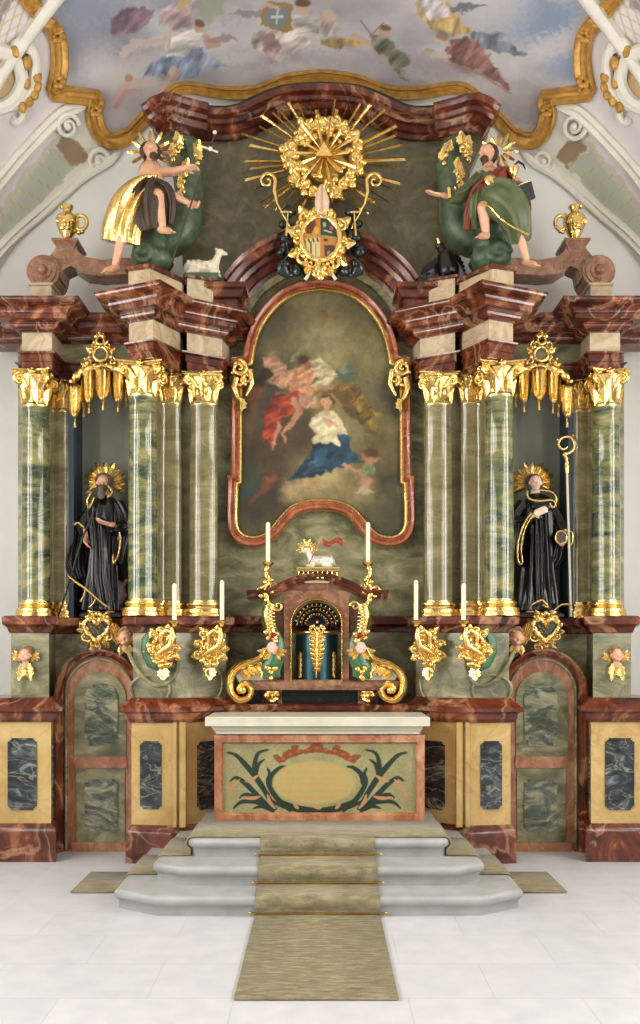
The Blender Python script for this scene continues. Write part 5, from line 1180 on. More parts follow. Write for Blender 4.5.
        for s2 in (-1, 1):
            m = MB()
            if cx_ == 25:
                for q in range(4): m.leaf(c+Vector((s2*.05, .02, -.06+.02*q)), (s2*(.5+.1*q), 0, .9-.5*q), (0, -1, 0), .12-.01*q, .05, .2)
                m.leaf(c+Vector((s2*.02, 0, -.09)), (s2*.25, 0, -1), (0, -1, 0), .17, .08, .2)
            else:
                for q in range(4): m.leaf(c+Vector((s2*.07, .0, -.06+.03*q)), (s2*.45-.1*q*s2, 0, .9-.05*q), (0, -1, 0), .2-.025*q, .06, .15)
                m.leaf(c+Vector((s2*.03, 0, -.08)), (s2*.2, 0, -1), (0, -1, 0), .10, .07, .2)
            m.build('wing', 'gold', r, smooth=60)
    # gilded canopy over the niche
    D_ = 9.66; r = thing('niche_canopy', 'gilded canopy of hanging lappets and openwork crest over the '+w, 'canopy', (X(f(100), D_), D_, Z(372, D_)), 'gilded niche canopies')
    def lap(cx_, yt, yb, wd, D_, r=r):
        m = MB(); xc = X(f(cx_), D_); w_ = wd*D_/F; z1, z0 = Z(yt, D_), Z(yb, D_); rows = []
        for i in range(9):
            t = i/8; z_ = z1+(z0-z1)*t; hw = w_*.5*(1 if t < .55 else (.92 if t < .62 else math.sqrt(max(0, 1-((t-.55)/.47)**2))*.86+.05))
            rows.append([(xc+hw*u, D_-.05*math.sqrt(1-u*u*.99)-.006*math.cos(4*PI*u), z_) for u in [-1+j/4 for j in range(9)]])
        o = m.grid(rows).build('lappet', 'gold', r, smooth=50, solid=.008)
        m = MB()
        m.tube([(xc, D_, z0+.01), (xc, D_, z0-.04)], .008, 6); m.lathe(xc, D_, [(.005, z0-.03), (.014, z0-.045), (.012, z0-.06), (.02, z0-.10), (.004, z0-.1)], 10); m.build('tassel', 'gold', o, smooth=60)
    for a in ((75, 386, 418, 13, 9.60), (84, 374, 408, 5, 9.74), (89, 370, 404, 13, 9.66), (103, 368, 401, 14, 9.60), (118, 370, 403, 13, 9.66), (126, 374, 398, 5, 9.74), (132, 384, 406, 8, 9.62)): lap(*a)
    for xq in (96, 111): lap(xq, 376, 384, 3, 9.72)
    m = MB(); pc = lambda a, b, d=0: Vector((X(f(a), D_), D_-d, Z(b, D_)))
    m.tube([pc(a, b, .03) for a, b in smooth_path([(72, 384), (78, 376), (88, 370), (103, 368), (118, 370), (128, 375), (134, 384)], 4)], [.04+.012*math.sin(i*2.3) for i in range(25)], 9)
    m.tube([pc(101.5+7*math.cos(2*PI*j/20), 355+7*math.sin(2*PI*j/20), .03) for j in range(20)], .02, 8, closed=True)
    m.tube([pc(101+4*math.cos(2*PI*j/14), 341+4.5*math.sin(2*PI*j/14), .03) for j in range(14)], .016, 8, closed=True)
    rnd = random.Random(5)
    for a, b in ((92, 350), (91, 358), (88, 364), (95, 344), (111, 350), (112, 358), (116, 364), (108, 344), (101, 334), (96, 366), (108, 366), (84, 370), (120, 369), (101, 348), (97, 337), (105, 337), (86, 360), (114, 354)): m.ell(pc(a, b, .04), tuple(rnd.uniform(.014, .03) for _ in range(3)), (rnd.random(), 1, 0), 8, 5)
    for a, b, t in ((90, 362, 1.1), (113, 362, -1.1), (94, 346, -1), (109, 346, 1), (84, 372, 1), (122, 370, -1)): m.spiral(pc(a, b, .03), .04, PI/2, t, .014)
    for a, b, dx, dz in ((93, 352, -1, .6), (110, 352, 1, .6), (101, 338, 0, 1), (88, 366, -1, .3), (116, 366, 1, .3)): m.leaf(pc(a, b, .03), (dx*(1 if s < 0 else -1), 0, dz), (0, -1, 0), .07, .06, .4)
    m.build('crest', 'gold', r, smooth=60)
    # -------- volute gable with vase above the outermost column
    D_ = 9.55; V_ = lambda a, b, d=0: Vector((X(f(a), D_), D_+d, Z(b, D_)))
    w3 = 'bearded saint' if s < 0 else 'saint with the crosier'
    r = thing('volute_gable', 'brown-red marble scroll gable above the outermost column, '+SIDE[s], 'scroll gable', V_(42, 300))
    xa, xb = sorted((X(f(31), D_), X(f(52), D_)))
    MB().mould([(xa, D_-.02), (xb, D_-.02), (xb, D_+.35), (xa, D_+.35)], [(0, Z(301, D_)), (0, Z(287, D_)), (.02, Z(286, D_)), (.02, Z(284, D_))]).build('scroll_block', 'pale', r)
    m = MB(); st = len(m.v)
    for d0, rr_ in ((0, 16.5), (-.02, 13.5), (-.035, 9)):
        R_ = rr_*D_/F; pts = [(V_(43, 271).x+R_*math.cos(2*PI*j/28), V_(43, 271).z+R_*math.sin(2*PI*j/28)) for j in range(28)]; m.slab(pts, D_+d0, D_+.35)
    m.ell(V_(43, 271, -.04), .055); m.build('scroll_eye', 'tabred', r, smooth=50)
    nk = [(48, 255), (55, 246), (57, 240), (74, 240), (77, 250), (84, 255), (100, 258), (125, 256), (150, 258), (150, 272), (125, 272), (98, 274), (82, 272), (70, 264), (62, 268), (60, 278), (54, 262)]
    MB().slab(W2([(f(a), b) for a, b in (nk if s < 0 else nk[::-1])], D_), D_+.04, D_+.3).build('curved_rail', 'tabred', r, smooth=30)
    xa, xb = sorted((X(f(54), D_), X(f(76), D_)))
    MB().mould([(xa, D_), (xb, D_), (xb, D_+.33), (xa, D_+.33)], [(-.05, Z(252, D_)), (-.02, Z(246, D_)), (.0, Z(243, D_)), (.02, Z(241, D_)), (.02, Z(238.5, D_)), (0, Z(238, D_))]).build('vase_stand', 'tabred', r, smooth=28)
    x = X(f(66), 9.62); zz0, zs = Z(238.3, 9.55), 1
    r = thing('gilded_vase', 'gilded vase with ring handle on the scroll gable, '+SIDE[s], 'vase', (x, 9.68, zz0), 'gilded vases')
    MB().lathe(x, 9.68, [(.07, zz0), (.07, zz0+.02), (.04, zz0+.04), (.05, zz0+.06), (.085, zz0+.12), (.115, zz0+.20), (.12, zz0+.25), (.10, zz0+.285), (.05, zz0+.31), (.045, zz0+.35), (.065, zz0+.38), (.06, zz0+.395), (.02, zz0+.39)], 24).build('bowl', 'gold', r, smooth=60)
    m = MB().ell((x, 9.68-.085, zz0+.2), (.06, .04, .09)).lumps([(x+dx, 9.68-.11+abs(dx)*.3, zz0+dz) for dx, dz in ((0, .2), (-.05, .24), (.05, .24), (0, .15), (-.08, .2), (.08, .2), (-.03, .12), (.03, .12), (0, .26), (-.04, .34), (.04, .34))], .022); m.build('mask_relief', 'gold', r)
    hx = -s; m = MB().tube([(x+hx*(.14+.062*math.cos(2*PI*j/18)), 9.68, zz0+.22+.075*math.sin(2*PI*j/18)) for j in range(18)], .022, 8, closed=True); m.lumps([(x+hx*.12, 9.68, zz0+.12), (x+hx*.15, 9.68, zz0+.13), (x+hx*.1, 9.68, zz0+.3)], .025); m.build('handle', 'gold', r, smooth=60)
    # green scroll buttress at the attic edge behind the statue
    D_ = 9.72; V_ = lambda a, b, d=0: Vector((X(f(a), D_), D_-d, Z(b, D_)))
    r = thing('green_scroll', 'tall green painted scroll with gilded leaves behind the seated saint with the '+('staff' if s < 0 else 'book'), 'scroll', V_(180, 255), 'green attic scrolls')
    m = MB(); q = smooth_path([(182, 146), (192, 150), (195, 165), (191, 185), (189, 205), (187, 225), (176, 240), (160, 246), (150, 256), (158, 266), (166, 258)], 4); n = len(q)
    m.tube([V_(a, b) for a, b in q], [.10+.05*math.sin(PI*i/n) for i in range(n)], 12, flat=1.3); m.build('scroll_body', 'greenpaint', r, smooth=60)
    m = MB()
    for a, b in ((178, 156), (182, 152), (176, 164), (198, 160), (187, 178), (186, 186), (186, 196), (185, 206), (200, 168)): m.leaf(V_(a, b, .17), (random.uniform(-.5, .5), 0, 1), (0, -1, 0), .12, .10, .6); m.ell(V_(a, b+4, .17), (.03, .03, .03), nu=8, nv=5)
    m.spiral(V_(180, 158, .17), .06, 0, 1.3, .02); m.spiral(V_(186, 182, .17), .05, PI, -1.3, .018)
    m.build('gilded_leaves', 'gold', r, smooth=60)
# ================================================================ GLORY, ARMS
D_ = 9.62; c = Vector((X(324, D_), D_, Z(160, D_)))
root = thing('gilded_glory', 'gilded cloud ring with burst of rays on the attic panel', 'sunburst', c)
rnd = random.Random(11)
for k in range(44):
    a = 2*PI*k/44+rnd.uniform(-.04, .04); hor = abs(math.cos(a)); L = (50+32*hor+rnd.uniform(-8, 6))*D_/F; w_ = rnd.choice((.012, .02, .03)) if k % 3 else .04
    if -2.0 < (a if a < PI else a-2*PI) < -1.1: L *= .8
    d = Vector((math.cos(a), 0, math.sin(a))); sd = Vector((-d.z, 0, d.x)); p0 = c+d*.30+Vector((0, .02, 0)); p1 = c+d*L+Vector((0, -.03, 0)); w1 = w_*.75
    m = MB(); vs = [p0+sd*w_*.35, p0-sd*w_*.35, p1-sd*w_*.5, p1+sd*w_*.5, p0+Vector((0, -.03, 0)), p1+Vector((0, -.02, 0))-d*.02]
    m.add(vs, [(0, 1, 4), (1, 2, 5, 4), (3, 0, 4, 5), (2, 3, 5), (0, 3, 2, 1)]).build('ray', 'gold', root, smooth=10)
m = MB()
for k in range(20):
    a = 2*PI*k/20; rr_ = .35+rnd.uniform(-.03, .03); p = c+Vector((rr_*math.cos(a), -.02, rr_*math.sin(a)))
    m.ell(p, (rnd.uniform(.07, .10), .07, rnd.uniform(.06, .09)), (0, rnd.random()*3, 0)); m.spiral(p+Vector((0, -.06, 0)), .06, a, rnd.choice((-1.2, 1.2)), .02, n=14)
for k in range(90): a = rnd.uniform(0, 2*PI); q = rnd.uniform(.2, .44); m.ell(c+Vector((q*math.cos(a), -.06, q*math.sin(a))), rnd.uniform(.025, .05), nu=9, nv=6)
m.build('cloud_ring', 'gold', root, smooth=60)
for k in range(14):
    a = 2*PI*k/14; d = Vector((math.cos(a), 0, math.sin(a))); sd = Vector((-d.z, 0, d.x)); L = .36 if k % 2 else .25; p0 = c+d*.05+Vector((0, -.1, 0)); p1 = c+d*L+Vector((0, -.16, 0))
    MB().add([p0+sd*.01, p0-sd*.01, p1-sd*.02, p1+sd*.02, p0+Vector((0, -.03, 0)), p1+Vector((0, -.018, 0))], [(0, 1, 4), (1, 2, 5, 4), (3, 0, 4, 5), (2, 3, 5), (0, 3, 2, 1)]).build('ray', 'gold', root, smooth=10)
MB().slab([(c.x-.085, c.z-.045), (c.x+.085, c.z-.045), (c.x, c.z+.10)], c.y-.17, c.y-.12).build('triangle', 'gold', root)
m = MB().ell(c+Vector((0, -.0, 0)), (.24, .05, .24)); m.build('centre_disc', 'golddark', root)
# coat of arms
D_ = 9.45; c = Vector((X(320.5, D_), D_, Z(243, D_)))
root = thing('coat_of_arms', 'gilded oval coat of arms with four painted quarters above the altarpiece', 'coat of arms', c)
nx_, nz_ = 80, 100; uu, vv = np.meshgrid(np.linspace(-1, 1, nx_), np.linspace(-1, 1, nz_)); uu, vv = uu.ravel(), vv.ravel()
pc_ = Paint(uu*100, -vv*100, (176, 124, 52)); pc_.noise(.1, .05, 3)
pc_.poly([(0, -110), (110, -110), (110, -5), (0, -5)], (34, 62, 74), 3); pc_.poly([(-110, 5), (-2, 5), (-2, 110), (-110, 110)], (196, 172, 112), 3); pc_.poly([(-110, -110), (-2, -110), (-2, -5), (-110, -5)], (180, 122, 46), 3); pc_.poly([(2, 5), (110, 5), (110, 110), (2, 110)], (170, 112, 48), 3)
pc_.poly([(-80, -20), (-70, -70), (-30, -90), (-25, -60), (-50, -15)], (84, 44, 36), 5, .9); pc_.blob(-22, -30, 14, 18, 0, (206, 150, 60), .4)
pc_.blob(22, -60, 9, 14, 0, (190, 160, 80), .4); pc_.blob(60, -45, 10, 10, 0, (186, 60, 56), .4); pc_.line([(20, -30), (60, -22)], 8, (196, 166, 90), 3); pc_.line([(70, -60), (50, -75)], 5, (150, 170, 170), 2)
for x0 in (-90, -66, -42, -18): pc_.line([(x0, 10), (x0+6, 22)], 9, (50, 58, 56), 3)
for x0 in (-80, -25): pc_.poly([(x0-12, 35), (x0+12, 35), (x0+8, 85), (x0-8, 85)], (190, 184, 130), 3); pc_.line([(x0, 35), (x0, 90)], 4, (50, 58, 48), 2)
pc_.line([(-52, 25), (-52, 90)], 8, (40, 58, 44), 3); pc_.blob(-60, 92, 16, 12, 0, (170, 180, 166), .4); pc_.blob(-35, 92, 14, 12, 0, (160, 172, 160), .4)
pc_.poly([(20, 40), (75, 35), (80, 60), (68, 62), (64, 90), (54, 90), (52, 62), (38, 64), (34, 90), (24, 88)], (54, 42, 34), 3); pc_.blob(28, 16, 12, 7, 0, (60, 46, 36), .4)
Pp = np.stack([c.x+uu*.185, np.full(uu.size, c.y-.035)-.05*(1-np.minimum(1, uu*uu+vv*vv)), c.z+.03+vv*.215], 1)
Fa = grid_faces(nz_, nx_); okk = (uu*uu+vv*vv) < 1.02; Fa = Fa[okk[Fa].all(axis=1)]; used = np.unique(Fa); remap = np.zeros(len(Pp), int); remap[used] = np.arange(len(used))
color_mesh('shield', Pp[used], remap[Fa], pc_.linear()[used], 'paint', root)
m = MB(); cz = c+Vector((0, -.02, .03))
m.tube([cz+Vector((.195*math.cos(2*PI*j/36), -.02, .225*math.sin(2*PI*j/36))) for j in range(36)], [.032*(1+.2*math.sin(j*1.7)) for j in range(36)], 9, closed=True)
rocaille(m, cz, .235, .275, 21, 18, .026); m.lumps([c+Vector((dx, -.04, dz)) for dx, dz in ((0, -.30), (-.04, -.33), (.04, -.33), (0, -.37), (-.03, -.28), (.03, -.28), (0, .3), (-.06, .31), (.06, .31), (-.1, .28), (.1, .28))], .045)
m.build('gilded_frame', 'gold', root, smooth=60)
m = MB().slab([(c.x+.27*math.cos(2*PI*j/30), c.z+.02+.30*math.sin(2*PI*j/30)) for j in range(30)], c.y+.02, c.y+.08); m.build('back_plate', 'golddark', root)
for s in (-1, 1):
    m = MB(); q = [(28, 205), (34, 215), (29, 228), (36, 240), (33, 252), (38, 264), (30, 272), (22, 268), (14, 276)]
    m.tube([(c.x+s*a*D_/F, c.y+.06-.03*math.sin(i), Z(b, D_)) for i, (a, b) in enumerate(smooth_path(q, 3))], [.05+.03*math.sin(i*1.3) for i in range(25)], 7, flat=.35); m.lumps([(c.x+s*a*D_/F, c.y+.05, Z(b, D_)) for a, b in ((33, 210), (38, 222), (36, 236), (40, 250), (34, 262))], .055)
    m.build('dark_ribbon', 'blacklac', root, smooth=60)
    MB().tube([c+Vector((s*.10, -.02, -.30)), c+Vector((s*.155, -.02, -.38))], [.014, .018], 8).build('staff_end', 'ivory', root)
    # crosiers crossed behind the arms
    hd = Vector((X(321+s*54, 9.5), 9.5, Z(181, 9.5)))
    r = thing('crosier', 'gilded crosier slanting behind the coat of arms, '+('crook towards the lamb' if s < 0 else 'crook towards the eagle'), 'crosier', hd, 'crosiers behind the coat of arms')
    m = MB().spiral(hd, .085, -PI/2 if False else (-.4 if s < 0 else PI+.4), -1.35*s*-1, .02, n=24) and None
    m = MB(); m.spiral(hd, .085, (PI*.0 if s < 0 else PI), (-1.3*s), .022, n=24); m.build('crook', 'gold', r, smooth=60)
    st = hd+Vector((-s*.085 if True else 0, 0, 0)); MB().tube([hd+Vector((-s*.085, 0, 0)), hd+Vector((-s*.075, 0, -.11)), Vector((X(321+s*44, 9.5), 9.5, Z(203, 9.5)))], [.02, .024, .014], 8).build('knop', 'gold', r, smooth=60)
    MB().tube([Vector((X(321+s*44, 9.5), 9.5, Z(203, 9.5))), Vector((X(321+s*15, 9.52), 9.52, Z(258, 9.52)))], .011, 8).build('staff', 'gold', r)
    m = MB().tube([(X(321+s*33, 9.4), 9.4, Z(212, 9.4)), (X(321+s*35, 9.4), 9.4, Z(236, 9.4))], [.006, .012], 7); m.ell((X(321+s*35, 9.4), 9.4, Z(212, 9.4)), (.06, .01, .012)); m.build('tassel_cord', 'gold', r)
# small white figure between glory and arms
D_ = 9.38; c = Vector((X(322, D_), D_, Z(212, D_)))
root = thing('mitre', 'pale silver-white mitre standing over the coat of arms', 'mitre', c)
m = MB(); rows = []
for z_, rx, ry in ((-.03, .05, .04), (0, .055, .042), (.05, .07, .045), (.11, .075, .045), (.17, .06, .035), (.22, .035, .022), (.27, .006, .006)): rows.append([(c.x+rx*math.cos(2*PI*j/20), c.y+ry*math.sin(2*PI*j/20), c.z+z_) for j in range(20)])
m.grid(rows, closed_u=True, cap0=True, cap1=True).build('cap', 'skinpale', root, smooth=60)
m = MB().tube([(c.x, c.y-.05, c.z-.02), (c.x, c.y-.055, c.z+.1), (c.x, c.y-.02, c.z+.26)], .008, 6); m.tube([(c.x+.058*math.cos(2*PI*j/16), c.y+.045*math.sin(2*PI*j/16), c.z) for j in range(16)], .01, 6, closed=True); m.build('gilded_band', 'gold', root)
# ================================================================ CARVED FIGURES
def head(mb, c, f, up=(0, 0, 1), r=.1):
    """skull, jaw, nose, brow, lips, ears; f = facing direction; r = half the head height."""
    c = Vector(c); f = Vector(f).normalized(); up = Vector(up); up = (up-f*up.dot(f)).normalized(); sd = up.cross(f).normalized()
    R = Matrix((sd, f, up)).transposed(); e = R.to_euler()
    q = lambda x, y, z: c+(sd*x+f*y+up*z)*r
    E = lambda x, y, z, a, b, d, n=12: mb.ell(q(x, y, z), (a*r, b*r, d*r), e, n, 8)
    E(0, -.08, .18, .74, .86, .80); E(0, .15, -.35, .52, .56, .58); E(0, .42, -.68, .26, .22, .24)
    mb.cap(q(0, .72, .12), q(0, .98, -.20), r*.08, r*.14, 8)
    for s in (-1, 1):
        E(s*.34, .68, .22, .24, .12, .07, 8); E(s*.30, .70, .02, .14, .10, .08, 8); E(s*.42, .52, -.22, .2, .2, .18, 8); E(s*.78, -.02, -.02, .08, .18, .24, 8)
    E(0, .74, -.42, .2, .10, .05, 8); E(0, .72, -.52, .17, .10, .05, 8)
    return q
def hand(mb, w, d, pn, r=.045, curl=.5, thumb=1):
    """palm, five separate bent fingers; w wrist, d pointing direction, pn palm normal."""
    w, d, pn = Vector(w), Vector(d).normalized(), Vector(pn); pn = (pn-d*pn.dot(d)).normalized(); sd = d.cross(pn).normalized()*thumb
    k = r/.045; pal = w+d*.045*k
    R = Matrix((sd, d, pn)).transposed().to_euler(); mb.ell(pal, (.040*k, .052*k, .018*k), R, 12, 8)
    for i, (o, L) in enumerate(((.030, .036), (.010, .040), (-.010, .037), (-.029, .029))):
        p0 = w+d*.085*k+sd*o*k; a = curl*.5; d1 = (d*math.cos(a)+pn*math.sin(a)); p1 = p0+d1*L*k; a2 = curl*1.3; d2 = d*math.cos(a2)+pn*math.sin(a2); p2 = p1+d2*L*.62*k; a3 = curl*2.0; p3 = p2+(d*math.cos(a3)+pn*math.sin(a3))*L*.45*k
        mb.chain([p0-d*.03*k, p0, p1, p2, p3], [.011*k, .0105*k, .0098*k, .009*k, .0075*k])
    t0 = w+d*.025*k+sd*.032*k; t1 = t0+(d*.6+sd*.7+pn*.25)*.032*k; t2 = t1+(d*.95+sd*.15+pn*.35)*.032*k
    mb.chain([t0, t1, t2], [.015*k, .012*k, .0085*k])
def foot(mb, a, d, L=.2):
    a, d = Vector(a), Vector(d).normalized(); s = Vector((d.y, -d.x, 0)).normalized() if abs(d.z) < .95 else Vector((1, 0, 0))
    mb.cap(a-d*L*.2, a+d*L*.45-Vector((0, 0, L*.12)), L*.2, L*.16); 
    for i in range(5): o = (i-2)*L*.085; mb.cap(a+d*L*.5+s*o-Vector((0, 0, L*.13)), a+d*L*(.74-.03*abs(i-1))+s*o*1.15-Vector((0, 0, L*.16)), L*.06, L*.045, 8)
def robe(mb, secs, k=9, amp=.1, seed=0, n=72):
    """draped cloth: horizontal sections (centre, half width, half depth), folds deepen downwards."""
    rnd = random.Random(seed); ph = rnd.uniform(0, 6); rows = []
    S_ = smooth_path([(*c, a, b) for c, a, b in secs], 4); N = len(S_)
    for i, (x, y, z, a, b) in enumerate(S_):
        t = i/(N-1); row = []
        for j in range(n):
            th = 2*PI*j/n; f = amp*(.25+.9*t)*(math.cos(k*th+ph+1.2*math.sin(3*t))+.5*math.cos((k*1.7//1)*th-ph+2*t))
            row.append((x+a*(1+f)*math.cos(th), y+b*(1+f)*math.sin(th), z))
        rows.append(row)
    return mb.grid(rows, closed_u=True, cap0=True, cap1=True)
def drape(mb, pts, w, th, k=3, amp=.25, seed=0, n=40, ref=(0, -1, 0)):
    """thick pleated cloth band along a path; w half widths; elliptical folded section."""
    pts = [Vector(p) for p in pts]; rnd = random.Random(seed); ph = rnd.uniform(0, 6)
    Q = smooth_path([(*p, a, b) for p, a, b in zip(pts, w, th)], 4); rows = []; N = len(Q)
    for i in range(N):
        p = Vector(Q[i][:3]); a = Vector(Q[max(0, i-1)][:3]); b = Vector(Q[min(N-1, i+1)][:3]); t = (b-a).normalized(); u = Vector(ref); u = (u-t*u.dot(t)).normalized(); v = t.cross(u)
        row = []
        for j in range(n):
            th_ = 2*PI*j/n; f = amp*math.cos(k*2*th_+ph+i*.12)+amp*.5*math.cos(k*3*th_-ph)
            row.append(p+v*Q[i][3]*math.cos(th_)*(1+.15*f)+u*Q[i][4]*math.sin(th_)*(1+f*1.6))
        rows.append(row)
    return mb.grid(rows, closed_u=True, cap0=True, cap1=True)
def halo(root, c, r0, r1, n, a0, a1, y=.05, full=False, w=.5):
    c = Vector(c)+Vector((0, y, 0))
    for i in range(n):
        a = math.radians(a0+(a1-a0)*i/(n-1 if not full else n)); d = Vector((math.cos(a), 0, math.sin(a))); s = Vector((-d.z, 0, d.x)); L = r1*(1 if i % 2 == 0 else .92)
        m = MB(); wi = r1*.16*w; wo = r1*.26*w; p = [c+d*r0, c+d*(r0*.4+L*.6), c+d*L]
        vs = [p[0]+s*wi*.5, p[0]-s*wi*.5, p[1]+s*wo*.5, p[1]-s*wo*.5, p[2]+s*wo*.3, p[2]-s*wo*.3, p[0]-Vector((0, .015, 0)), p[1]-Vector((0, .025, 0)), p[2]-Vector((0, .01, 0))]
        m.add(vs, [(0, 6, 7, 2), (1, 3, 7, 6), (2, 7, 8, 4), (3, 5, 8, 7), (0, 2, 3, 1), (2, 4, 5, 3), (0, 1, 6), (4, 8, 5)]).build('halo_ray', 'gold', root, smooth=10)
def limb(mb, pts, rs): return mb.chain(pts, rs)
# ---------------------------------------------------------------- bearded saint in the niche
SD_ = 9.93
def q1(a, b, d=0): return at(a, b, SD_)+Vector((0, -d, 0))
zfl = 2.45
root = thing('saint_statue', 'bearded saint statue in black gold-hemmed habit with ray halo, standing in niche', 'statue', (X(104, SD_), SD_, zfl))
m = MB(); hq = head(m, q1(104, 484, .05), (.15, -1, -.05), r=.088)
limb(m, [q1(104, 492), q1(105, 500), q1(105, 520), q1(104, 545)], [.05, .07, .14, .13])
limb(m, [q1(94, 504), q1(83, 526, .03), q1(89, 536, .14)], [.035, .035, .026]); hand(m, q1(89, 537, .15), (.15, -.35, -.9), (1, -.2, 0), .045, .5, -1)
limb(m, [q1(117, 504), q1(127, 527, .05), q1(115, 527, .19)], [.035, .035, .026]); hand(m, q1(115, 527, .19), (-.9, -.25, .22), (.1, .3, 1), .045, .35, 1)
limb(m, [q1(100, 545), q1(99, 575, .02), q1(98, 606)], [.07, .045, .035]); limb(m, [q1(109, 545), q1(111, 575, .05), q1(110, 606)], [.07, .045, .035])
foot(m, q1(98, 610, .05), (-.2, -1, 0), .17); foot(m, q1(111, 610, .05), (.3, -1, 0), .17)
m.build('body', 'skin', root, voxel=.006, relax=2)
m = MB()
m.ell(q1(104.5, 490, .10), (.058, .05, .045)); m.cap(q1(104.5, 491, .12), q1(105, 499, .15), .05, .022); [m.cap(q1(104.5+i*1.3, 495, .14), q1(105+i*1.5, 502-abs(i), .16), .016, .006, 6) for i in range(-2, 3)]; [m.ell(q1(104.5+k*4.6, 487, .06), (.02, .03, .035)) for k in (-1, 1)]
for i in range(14): a = PI*(-.1+1.2*i/13); m.ell(q1(104+7.0*math.cos(a), 481-5.5*math.sin(a), .02), (.022, .05, .03), nu=8, nv=5)
m.build('beard', 'beard', root, voxel=.007, relax=1)
m = MB()
secs = [(q1(105, 496), .07, .06), (q1(105, 501), .125, .09), (q1(105, 510), .165, .13), (q1(105, 528), .165, .15), (q1(104, 548), .16, .15), (q1(103, 572, .0), .175, .16), (q1(103, 594, .02), .20, .17), (q1(103, 611, .02), .215, .175)]
robe(m, secs, 8, .11, 3)
robe(m, [(q1(94, 502), .05, .05), (q1(87, 515), .06, .06), (q1(83, 527, .03), .075, .075), (q1(87, 536, .10), .055, .06)], 4, .06, 4)
drape(m, [q1(118, 503), q1(125, 516, .03), q1(128, 528, .07), q1(121, 530, .13), q1(117, 529, .16)], [.06, .065, .08, .075, .06], [.06, .06, .08, .07, .05], 3, .08)
m.build('habit', 'habit', root, voxel=.007, relax=1)
m = MB(); drape(m, [q1(80, 530, .0), q1(78, 548, .03), q1(77, 566, .06), q1(82, 580, .08)], [.06, .08, .10, .07], [.05, .05, .045, .03], 3, .25); drape(m, [q1(126, 528, .05), q1(125, 545, .07), q1(123, 560, .07), q1(122, 566, .07)], [.08, .075, .05, .03], [.04, .05, .04, .02], 3, .2)
drape(m, [q1(100, 520, .13), q1(103, 550, .17), q1(104, 580, .18), q1(108, 604, .17)], [.09, .085, .10, .10], [.03, .03, .03, .03], 3, .3)
m.build('cloak', 'habit', root, voxel=.007, relax=1)
m = MB()
for pts, r_ in (([(74, 578), (82, 584), (92, 591), (102, 600), (112, 608)], .011), ([(91, 589), (89, 597), (86, 603)], .007), ([(101, 599), (99, 604), (94, 609)], .007), ([(121, 526), (124, 540), (122, 556), (117, 565), (117, 556)], .010), ([(78, 527), (82, 525), (88, 530)], .011), ([(95, 495), (91, 503), (93, 510), (98, 500)], .011), ([(112, 489), (116, 495), (111, 500)], .011), ([(94, 492), (99, 486)], .014)):
    MB().tube([q1(a, b, .235 if b > 570 else .17) for a, b in smooth_path(pts, 4)], r_, 6).build('gilded_hem', 'gold', root)
halo(root, q1(104, 482), .10, .235, 11, -25, 205, .05, False, .95)
tag(MB().tube([q1(100, 512, .22), q1(88, 541, .235), q1(74, 585, .2), q1(62, 617, .14)], [.012, .011, .010, .008], 8).build('abbot_staff', 'black'), 'dark wooden staff held slanting by the bearded saint', 'staff', kind='thing')
r = thing('statue_socle', 'low dark rocky socle under the bearded saint', 'socle', (X(104, SD_), SD_, zfl))
MB().mould([(X(84, SD_), 9.76), (X(124, SD_), 9.76), (X(128, SD_), 10.2), (X(82, SD_), 10.2)], [(0, zfl), (0, zfl+.03), (-.02, zfl+.05)]).build('base', 'black', r)
m = MB(); p = lambda a, b, d=.05: q1(a, b, d); m.chain([p(119, 604), p(124, 596), p(121, 586), p(117, 580)], [.05, .055, .045, .03]); m.ell(p(116, 577), (.04, .04, .035)); m.cap(p(124, 600), p(115, 607), .03, .02); m.cap(p(122, 590), p(128, 580), .03, .02)
tag(m.build('carved_companion', 'brownhair', None, voxel=.008, relax=1), 'small dark brown carved creature crouching at the bearded saint', 'carving', kind='thing')
# ---------------------------------------------------------------- saint with crosier
root = thing('saint_statue', 'clean-shaven saint statue in black habit, hand on chest, ray halo', 'statue', (X(537, SD_), SD_, zfl))
m = MB(); head(m, q1(534.5, 484, .05), (.05, -1, .0), r=.088)
limb(m, [q1(535, 492), q1(536, 500), q1(537, 520), q1(538, 545)], [.05, .07, .14, .13])
limb(m, [q1(524, 504), q1(515, 524, .03), q1(529, 518, .18)], [.035, .035, .026]); hand(m, q1(529, 517, .19), (.85, -.1, .35), (0, .9, .1), .045, .25, -1)
limb(m, [q1(549, 504), q1(559, 526, .03), q1(562, 536, .14)], [.035, .035, .026]); hand(m, q1(562, 536, .15), (-.1, -.3, -.9), (-1, -.1, 0), .045, .9, 1)
limb(m, [q1(533, 545), q1(531, 575, .03), q1(529, 606)], [.07, .045, .035]); limb(m, [q1(543, 545), q1(546, 575, .05), q1(546, 606)], [.07, .045, .035])
foot(m, q1(529, 610, .05), (-.2, -1, 0), .17); foot(m, q1(547, 610, .05), (.3, -1, 0), .17)
m.build('body', 'skinpale', root, voxel=.006, relax=2)
m = MB()
for i in range(16): a = PI*(-.05+1.1*i/15); m.ell(q1(534.5+6.6*math.cos(a), 481.5-4.5*math.sin(a), .0), (.018, .05, .022), nu=8, nv=5)
m.build('tonsure_hair', 'brownhair', root, voxel=.007, relax=1)
m = MB()
robe(m, [(q1(536, 496), .07, .06), (q1(536, 501), .125, .09), (q1(537, 510), .165, .13), (q1(538, 528), .165, .15), (q1(538, 548), .155, .15), (q1(538, 572, .0), .17, .16), (q1(538, 594, .02), .195, .17), (q1(538, 611, .02), .21, .175)], 8, .12, 6)
drape(m, [q1(523, 503), q1(516, 514, .03), q1(514, 525, .06), q1(522, 524, .13), q1(527, 520, .16)], [.06, .065, .08, .07, .05], [.06, .06, .08, .06, .05], 3, .08)
